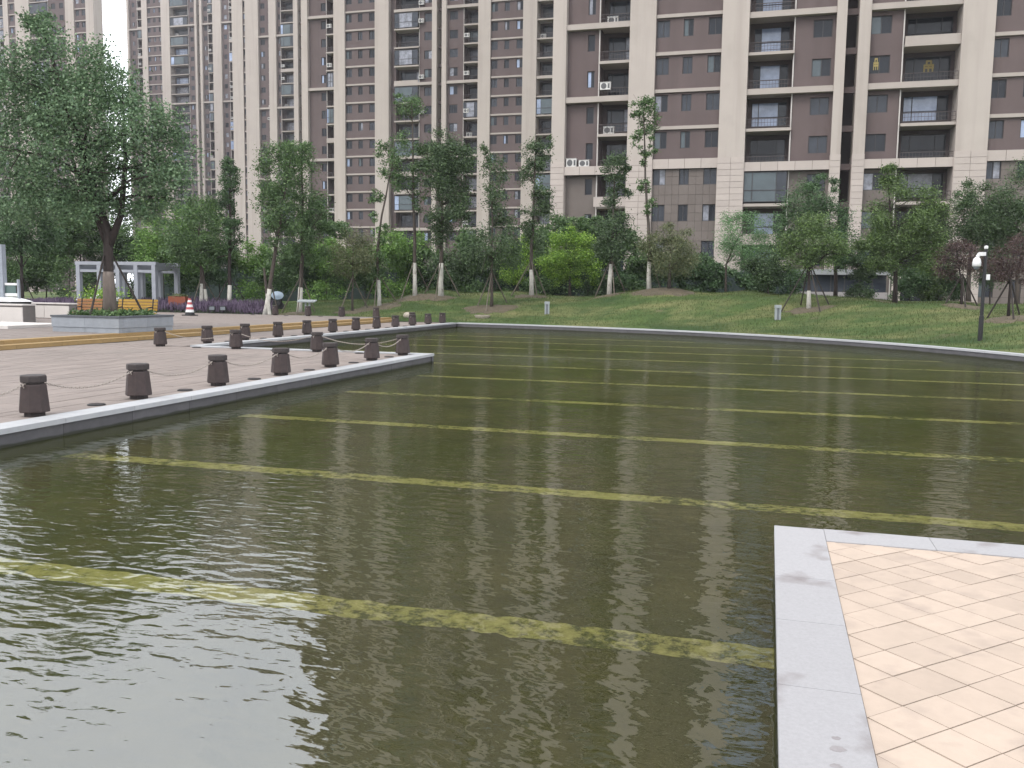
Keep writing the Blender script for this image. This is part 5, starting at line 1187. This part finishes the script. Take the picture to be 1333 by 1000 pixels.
def chain(p, q, sag, label, gap=.17):
    p, q = Vector(p), Vector(q); d = (q - p).normalized(); p += d * gap; q -= d * gap
    L_ = (q - p).length; n = int(L_ / .034); b = MB(); org = p.lerp(q, .5)
    pts = [p.lerp(q, i / n) - Vector((0, 0, sag * 4 * (i / n) * (1 - i / n))) - org for i in range(n + 1)]
    for i in range(n):
        a, c = pts[i], pts[i + 1]; t_ = (c - a).normalized(); m_ = (a + c) / 2
        s1 = Vector((0, 0, 1)).cross(t_).normalized(); s1 = s1 if i % 2 else t_.cross(s1)
        l, w = .026, .012
        loop = [m_ + t_ * (l * math.cos(u)) + s1 * (w * math.sin(u)) for u in (0, 1.05, 2.1, 3.14, 4.2, 5.24)]
        s2 = t_.cross(s1)
        b.rings([[v + ((v - m_).normalized() * .0048 * cx + s2 * .0048 * sx) for v in loop] for cx, sx in ((1, 0), (0, 1), (-1, 0), (0, -1), (1, 0))], 'chain_metal', cap=False)
    o = b.build('chain', loc=org); tag(o, label, 'chain', 'chains between the bollards')
CH = [None, 'chain coming in from the left edge to the nearest bollard', 'chain between the nearest and the second front bollard', 'chain between the second and third front bollards', 'chain between the third and fourth front bollards',
      'chain between the fourth and fifth front bollards', 'chain between the fifth and sixth front bollards', 'chain between the sixth front bollard and the corner one']
for i in range(1, 8): chain((-8.64, FRONT_Y[i], .60), (-8.64, FRONT_Y[i + 1], .60), .13, CH[i])
bx = [-8.64] + BACK_X
for i in range(3): chain((bx[i], 20.42 if i == 0 else 20.55, .60), (bx[i + 1], 20.55, .60), .16, ['chain from the corner bollard along the far edge of the front deck', 'middle chain along the far edge of the front deck', 'leftmost chain along the far edge of the front deck'][i])

def make_ground_light():
    r = thing('ground_light', '', 'ground light')
    b = MB(); b.lathe([(.115, 0), (.115, .012), (.10, .016)], 20, 'iron_black'); b.build('rim', r)
    b = MB()
    for i in range(4):
        y = -.06 + .04 * i; w = math.sqrt(.092 ** 2 - y * y); b.box(-w, w, y - .009, y + .009, .0165, .021, 'railing_metal')
    b.build('louvre', r)
    return r
gl = make_ground_light(); first = [True]
def glight(x, y, z, label):
    if first[0]: first[0] = False; gl.location = (x, y, z); gl['label'] = label; o = gl
    else: o = copy_thing(gl, (x, y, z), label)
    o['group'] = 'round ground lights set between the bollards'
names = ['nearest', 'second', 'third', 'fourth', 'fifth', 'sixth', 'seventh']
for i, (a, b_) in enumerate(zip(FRONT_Y[2:], FRONT_Y[3:])):
    if i < 6: glight(-8.68, (a + b_) / 2 + .15, .2075, 'dark slotted ground light between front bollards ' + ['one and two', 'two and three', 'three and four', 'four and five', 'five and six', 'six and the corner'][i])
for i in range(3): glight((bx[i] + bx[i + 1]) / 2, 20.5, .2075, ['first', 'second', 'third'][i] + ' dark ground light along the far edge of the front deck, left of the corner')
for i in range(8): glight(-15.45, (RIM_Y[i] + RIM_Y[i + 1]) / 2, .2075, ORD[i] + ' dark ground light of the far deck row, counted from its near end')
for i in range(3): glight(-21.8 - 1.95 * i, 40.9, .4135, ORD[i] + ' dark ground light of the short row before the lawn, counted from the right')

# ------------------------------------------------------------------ planter, benches, low walls
r = thing('stone_planter', 'square grey granite planter holding the large forked tree', 'planter', (-19.72, 23.52, .41))
x0, x1, y0, y1 = -1.2, 1.2, -1.22, 1.28
def ring_wall(nm, mt, z0, z1, o, th, joints=2):
    for a, b_, c, d in ((x0 - o, x1 + o, y0 - o, y0 - o + th), (x0 - o, x1 + o, y1 + o - th, y1 + o)):
        for j in range(joints): piece(nm, mt, a + (b_ - a) * j / joints + .003, a + (b_ - a) * (j + 1) / joints - .003, c, d, z0, z1, r)
    for a, b_ in ((x0 - o, x0 - o + th), (x1 + o - th, x1 + o)):
        for j in range(joints): piece(nm, mt, a, b_, y0 - o + th + (y1 - y0 + 2 * o - 2 * th) * j / joints + .003, y0 - o + th + (y1 - y0 + 2 * o - 2 * th) * (j + 1) / joints - .003, z0, z1, r)
ring_wall('plinth_stone', 'planter_stone', -.02, .145, .0, .16); ring_wall('wall_stone', 'planter_stone', .150, .445, .018, .2); ring_wall('cap_stone', 'planter_cap', .449, .50, .04, .26)
b = MB(); b.box(x0 + .1, x1 - .1, y0 + .1, y1 - .1, .0, .46, 'soil'); b.build('soil_bed', r)
rs = np.random.RandomState(5)
cen = np.stack([rs.uniform(x0 + .3, x1 - .3, 2600), rs.uniform(y0 + .3, y1 - .3, 2600), .5 + np.abs(rs.normal(size=2600)) * .07], 1)
stuff(link('ground_cover', leaf_mesh('ground_cover', cen, 0, .11, LEAF['mid'], rs), r))

def bench(label, loc, w, mat, rz):
    r = thing('park_bench', label, 'bench', loc, rz, 'slatted park benches behind the planter')
    for i in range(4): piece('slat', mat, -w / 2, w / 2, -.40 + .105 * i, -.31 + .105 * i, .43, .465, r)
    for i in range(4):
        o = piece('back_slat', mat, -w / 2, w / 2, .04 + .022 * i, .075 + .022 * i, .53 + .105 * i, .615 + .105 * i, r); o.rotation_euler = (-.2, 0, 0)
    for s in (-1, 1):
        b = MB(); x = s * (w / 2 - .16)
        b.tube([(x, -.36, .0), (x, -.30, .42), (x, .02, .42), (x, .13, .96)], .025, 6, 'iron_black'); b.tube([(x, .10, .0), (x, -.02, .42)], .025, 6, 'iron_black')
        b.tube([(x, -.36, .42), (x, -.36, .64), (x, .03, .66)], .02, 6, 'iron_black'); b.build('leg_frame', r)
    return r
bench('yellow slatted bench to the right of the planter tree trunk', (-21.72, 27.1, .41), 1.45, 'bench_ochre', .20)
bench('brownish orange slatted bench to the left of the planter tree trunk', (-23.2, 26.75, .41), 1.3, 'bench_brown', .34)

def low_wall(label, x0, x1, y0, y1, z1, n):
    r = thing('low_wall', label, 'wall', ((x0 + x1) / 2, y0, .41))
    cx = (x0 + x1) / 2
    piece('wall_core', 'low_wall_joint', x0 - cx + .01, x1 - cx - .01, .012, y1 - y0, -.02, z1 - .005, r)
    for i in range(n): piece('facing_panel', 'low_wall_white', x0 - cx + (x1 - x0) * i / n + .008, x0 - cx + (x1 - x0) * (i + 1) / n - .008, -.02, .012, .02, z1 - .06, r)
    piece('cap_stone', 'low_wall_white', x0 - cx - .02, x1 - cx + .02, -.04, y1 - y0 + .02, z1, z1 + .05, r)
low_wall('longer white panelled planter wall left of the benches', -33.2, -28.2, 31.0, 31.5, .60, 4)
low_wall('nearer white panelled wall at the left picture edge', -31.5, -26.35, 26.7, 27.3, .63, 4)
r = thing('stone_platform', 'low pinkish stone platform in front of the white wall', 'platform', (-26.0, 24.0, .41))
for i in range(5): piece('slab', 'low_wall_white', -3.0 + i * 1.2, -1.81 + i * 1.2, -1.3, 1.3, .002, .10, r)

# railing, post and domed hatch at the far left edge
r = thing('handrail', 'two white horizontal rails on a grey blue post at the left picture edge', 'railing', (-28.92, 28.4, .41))
piece('post', 'rail_blue_grey', -.19, .09, -.1, .1, 0, 2.95, r); piece('rail', 'white_paint', -2.0, .75, -.03, .03, 1.37, 1.46, r); piece('rail', 'white_paint', -2.0, .7, -.03, .03, .94, 1.06, r)
piece('glass_sheet', 'glass_teal', -2.0, .6, -.008, .008, 1.06, 1.37, r); piece('end_post', 'rail_blue_grey', .70, .78, -.04, .04, 0, 1.6, r)
r = thing('skylight_hatch', 'white domed hatch on a dark base just behind the left white wall', 'skylight', (-28.7, 28.0, .41))
b = MB(); b.box(-1.0, 1.0, -.5, .5, 0, .74, 'iron_black'); b.build('base', r)
b = MB(); b.rings([[(x, y, .74 + .17 * math.cos(x / 1.04 * 1.5)) for x in [-1.04 + 2.08 * i / 12 for i in range(13)]] + [(1.04, y, .74), (-1.04, y, .74)] for y in (-.55, .55)], 'white_paint'); b.build('dome', r)

# traffic cone
r = thing('traffic_cone', 'red and white striped traffic cone on the upper plaza right of the planter', 'cone', (-27.3, 37.9, .41))
b = MB(); b.box(-.27, .27, -.27, .27, 0, .05, 'iron_black'); b.build('base', r)
rr = lambda z: .235 - .185 * (z - .05) / .85
bands = [(.05, .17, 'iron_black'), (.17, .30, 'white_paint'), (.30, .42, 'cone_red'), (.42, .54, 'white_paint'), (.54, .66, 'cone_red'), (.66, .76, 'white_paint'), (.76, .84, 'cone_red'), (.84, .98, 'iron_black')]
for z0, z1, mt in bands:
    b = MB(); b.lathe([(rr(z0), z0), (rr(z1), z1)], 16, mt); b.build('stripe' if mt != 'iron_black' else 'collar', r)

# pergola
r = thing('pergola', 'blue grey pergola of square portal frames behind the benches', 'pergola', (-36.5, 43.9, .3))
H_ = 2.72
xs = [-2.62, -1.15, .15, 1.4, 2.62]
for i, x in enumerate(xs):
    for y in (0, 2.2): piece('post', 'pergola_blue', x - .13, x + .13, y - .13, y + .13, 0, H_, r)
    piece('cross_beam', 'pergola_blue', x - .11, x + .11, .13, 2.07, H_ - .26, H_ - .01, r)
for y in (0, 2.2):
    piece('top_beam', 'pergola_blue', -2.8, 2.8, y - .135, y + .135, H_ + .001, H_ + .19, r)
    piece('lower_beam', 'pergola_blue', -2.48, 2.48, y - .09, y + .09, H_ - .42, H_ - .27, r)
for i in range(14): piece('slat', 'pergola_blue', -2.6 + i * .4 - .03, -2.6 + i * .4 + .03, .14, 2.05, H_ + .02, H_ + .15, r)
for a, c in ((-2.48, -2.0), (.9, 1.27)): piece('panel', 'pergola_blue', a, c, 2.12, 2.2, 0, H_ - .43, r)
r.rotation_euler = (0, 0, .06); r.scale = (.95, 1, 1)

# lavender bed
rs = np.random.RandomState(8); n = 15000
X = rs.uniform(-43, -26.4, n); Y = 42.35 + rs.uniform(0, 1, n) ** 1.2 * 3.6; ok = (X < -27.6) | (Y < 44.5); X, Y = X[ok], Y[ok]; n = len(X)
Z = np.array([lawn_z(a, b_) for a, b_ in zip(X, Y)])
b = MB(); b.m('lavender_leaf'); b.m('lavender_flower')
for i in range(n):
    h = rs.uniform(.35, .75) * (1 if X[i] < -27.3 else .7); a = rs.uniform(0, 6.28); dx, dy = math.cos(a) * .035, math.sin(a) * .035; lx, ly = rs.normal(size=2) * .09
    x, y, z = X[i], Y[i], Z[i]
    b.face([(x - dx, y - dy, z), (x + dx, y + dy, z), (x + lx * .6, y + ly * .6, z + h * .7)], 'lavender_leaf')
    q = .028; b.face([(x + lx * .5 - dy * .6, y + ly * .5 + dx * .6, z + h * .5), (x + lx * .5 + dy * .6, y + ly * .5 - dx * .6, z + h * .55), (x + lx + dy * .4, y + ly - dx * .4, z + h), (x + lx - dy * .4, y + ly + dx * .4, z + h)], 'lavender_flower')
stuff(b.build('lavender'))
# white blossoms of a small flowering shrub, planter box, flood lights
r = thing('flowering_shrub', 'small yellowish shrub with white blossoms left of the pergola', 'shrub', (-36.6, 42.75, .3))
cen = rs.normal(size=(1500, 3)) * np.array([.75, .3, .28]) + np.array([0, 0, .85]); link('foliage', leaf_mesh('foliage', cen, 0, .15, LEAF['lime'], rs), r)
b = MB()
for i in range(26):
    c = rs.normal(size=3) * np.array([.8, .25, .15]) + np.array([.4, -.3, .75]); b.ball(c, .05, 'white_paint', 6, 4)
b.build('blossom', r)
r = thing('wooden_planter_box', 'reddish brown planter box with small succulents beyond the lavender', 'planter', (-31.7, 43.1, .55))
b = MB(); b.box(-.55, .55, -.25, .25, 0, .72, 'planter_orange'); b.build('box', r)
cen = rs.normal(size=(260, 3)) * np.array([.25, .12, .05]) + np.array([0, 0, .76]); link('plants', leaf_mesh('plants', cen, 0, .16, LEAF['olive'], rs), r)
for i, (x, y) in enumerate(((-28.75, 41.85), (-28.15, 41.95))):
    r = thing('flood_light', ['left of two small black flood lights at the lavender corner', 'right of two small black flood lights at the lavender corner'][i], 'flood light', (x, y, .41), .4, 'black flood lights')
    b = MB(); b.box(-.16, .16, -.09, .09, .16, .40, 'iron_black'); b.build('housing', r); b = MB(); b.box(-.13, .13, -.1, -.09, .19, .37, 'screen_grey'); b.build('lens', r)
    b = MB(); b.box(-.18, -.165, -.02, .02, 0, .3, 'iron_black'); b.box(.165, .18, -.02, .02, 0, .3, 'iron_black'); b.box(-.18, .18, -.05, .05, 0, .02, 'iron_black'); b.build('bracket', r)

# info stand, lawn lamps, cart, half buried bowl, pale stone
r = thing('info_stand', 'grey flat topped stand on two posts at the lawn edge', 'sign stand', (-23.15, 42.0, .40), .25)
for x in (-.08, .12): piece('post', 'lamp_grey', x - .045, x + .045, -.05, .05, -.02, .72, r)
o = piece('panel', 'lamp_grey', -.48, .46, -.25, .25, .74, .79, r); o.rotation_euler = (.18, 0, 0)
def lawn_lamp(x, y, label):
    r = thing('lawn_lamp', label, 'lawn lamp', (x, y, lawn_z(x, y) - .02), .2, 'short grey lawn lamps')
    for s in (-1, 1): piece('side_post', 'lamp_grey', s * .085 - .035, s * .085 + .035, -.09, .09, 0, .52, r)
    piece('head', 'lamp_grey', -.13, .13, -.11, .11, .521, .66, r); piece('lens', 'screen_grey', -.048, .048, -.05, .05, 0, .52, r)
lawn_lamp(.37, 40.56, 'short grey lawn lamp in front of the small propped tree'); lawn_lamp(-11.02, 45.0, 'short grey lawn lamp near the middle of the far bank')
r = thing('service_cart', 'small dark cart with a pale blue round cover behind the leaning trunk', 'cart', (-27.6, 46.2, lawn_z(-27.6, 46.2)), .3)
for x in (-.35, .35):
    b = MB(); b.rings([[(x + .22 * math.cos(a), y, .22 + .22 * math.sin(a)) for a in [2 * math.pi * i / 12 for i in range(12)]] for y in (-.06, .06)], 'iron_black'); b.build('wheel', r)
b = MB(); b.box(-.5, .4, -.22, .22, .24, .5, 'iron_black'); b.box(-.5, -.1, -.2, .2, .5, .66, 'iron_black'); b.build('body', r)
b = MB(); b.rings([[(.22 + k * math.cos(a) * .36, -.1 + (1 - k) * -.05, .80 + k * math.sin(a) * .24) for a in [2 * math.pi * i / 16 for i in range(16)]] for k in (1, .6, .1)], 'cart_blue'); b.build('cover', r)
b = MB(); b.tube([(.4, 0, .4), (.5, 0, .95), (.72, 0, .75)], .03, 6, 'iron_black'); b.build('handle', r)
x, y = -14.23, 44.1; r = thing('half_buried_bowl', 'pale rimmed bowl half buried in the grass under the slender trunk tree', 'bowl', (x, y, lawn_z(x, y)))
b = MB(); k = 20
b.rings([[(rad_ * math.cos(2 * math.pi * i / k), rad_ * .8 * math.sin(2 * math.pi * i / k), z) for i in range(k)] for rad_, z in ((.30, -.1), (.40, .05), (.42, .12), (.37, .125), (.33, .06), (.05, .0))], 'rock_pale', cap=True); b.build('shell', r)
b = MB(); b.lathe([(.30, .03), (.28, .10), (.05, .13)], 16, 'soil'); b.build('earth_fill', r)
x, y = -18.2, 43.6; r = thing('pale_stone', 'pale rounded stone on the grass behind the far deck row', 'stone', (x, y, lawn_z(x, y)))
b = MB(); b.rings([[(rad_ * math.cos(2 * math.pi * i / 9) * (1 + .15 * math.sin(i * 2.1)), rad_ * .8 * math.sin(2 * math.pi * i / 9), z) for i in range(9)] for rad_, z in ((.2, -.05), (.25, .08), (.2, .2), (.08, .26))], 'rock_pale'); b.build('stone_body', r, smooth=True)

# camera post on the right bank
x, y = 6.72, 32.55; z = lawn_z(x, y)
r = thing('camera_post', 'black post carrying a white dome camera on the right bank', 'camera post', (x, y, z - .03))
b = MB(); b.lathe([(.075, 0), (.075, .84), (.058, .85), (.05, 3.0), (.05, 3.02)], 14, 'iron_black'); b.build('pole', r)
b = MB(); b.lathe([(.05, 3.02), (.06, 3.04), (.062, 3.08), (.05, 3.12), (.02, 3.13)], 14, 'white_paint'); b.build('top_cap', r)
b = MB(); b.box(-.22, .0, -.05, .05, 2.80, 2.92, 'white_paint'); b.tube([(-.19, 0, 2.86), (-.24, 0, 2.76)], .06, 8, 'white_paint'); b.build('arm', r)
b = MB(); b.lathe([(.05, 2.76), (.11, 2.70), (.135, 2.58), (.135, 2.47), (.11, 2.45)][::-1], 16, 'white_paint', c=(-.25, 0)); b.build('dome_housing', r, smooth=True)
b = MB(); b.ball((-.25, 0, 2.44), .095, 'screen_grey', 12, 6); b.build('lens', r, smooth=True)
b = MB(); b.box(.05, .16, -.06, .06, 2.02, 2.2, 'white_paint'); b.build('junction_box', r)

# mesh fence behind the trees
r = thing('mesh_fence', 'dark green mesh fence behind the trees across the lawn', 'fence', (-26, 60.5, .5))
fx = [-48 + 2.6 * i for i in range(20)]
for i, x in enumerate(fx):
    piece('fence_post', 'fence_green', x + 26 - .04, x + 26 + .04, -.04, .04, 0, 2.9, r)
    if i: piece('mesh_panel', 'fence_green', fx[i - 1] + 26 + .045, x + 26 - .045, -.012, .012, .15, 2.78, r); piece('top_rail', 'lamp_grey', fx[i - 1] + 26 + .045, x + 26 - .045, -.025, .025, 2.80, 2.85, r)

# garage entrance at the foot of the near tower
r = thing('garage_entrance', 'low grey roofed garage entrance at the foot of the near tower', 'entrance', (4.3, 68.4, 1.3))
piece('roof', 'roof_grey', -3.2, 3.9, -.5, 3.6, 2.0, 2.38, r); piece('wall', 'entrance_wall', -2.9, 3.7, 0, .25, -.3, .78, r)
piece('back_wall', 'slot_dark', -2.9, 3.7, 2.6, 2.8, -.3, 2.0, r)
for i in range(7): piece('window', 'pane_grey', -2.85 + i * .93, -1.99 + i * .93, .10, .14, .80, 1.98, r); piece('mullion', 'window_frame', -2.94 + i * .93, -2.86 + i * .93, .05, .2, .785, 1.99, r)
piece('pillar', 'cladding_pink', -4.1, -3.25, -.3, .6, -.4, 3.0, r); piece('pillar', 'cladding_pink', 3.92, 4.5, -.2, .6, -.4, 1.95, r)

HAZE = .00025
# ------------------------------------------------------------------ thin summer haze
h = MB(); h.box(-2600, 2600, -2600, 2600, -1.7, 118.0, 'subsoil')
hz = h.build('haze'); hz['kind'] = 'stuff'
hm = bpy.data.materials.new('haze'); hm.use_nodes = True; hn = hm.node_tree.nodes; hn.clear()
ho = hn.new('ShaderNodeOutputMaterial'); hv = hn.new('ShaderNodeVolumePrincipled')
hv.inputs['Color'].default_value = (.93, .95, 1.0, 1); hv.inputs['Density'].default_value = HAZE; hv.inputs['Anisotropy'].default_value = .2
hm.node_tree.links.new(hv.outputs[0], ho.inputs['Volume'])
hz.data.materials.clear(); hz.data.materials.append(hm)
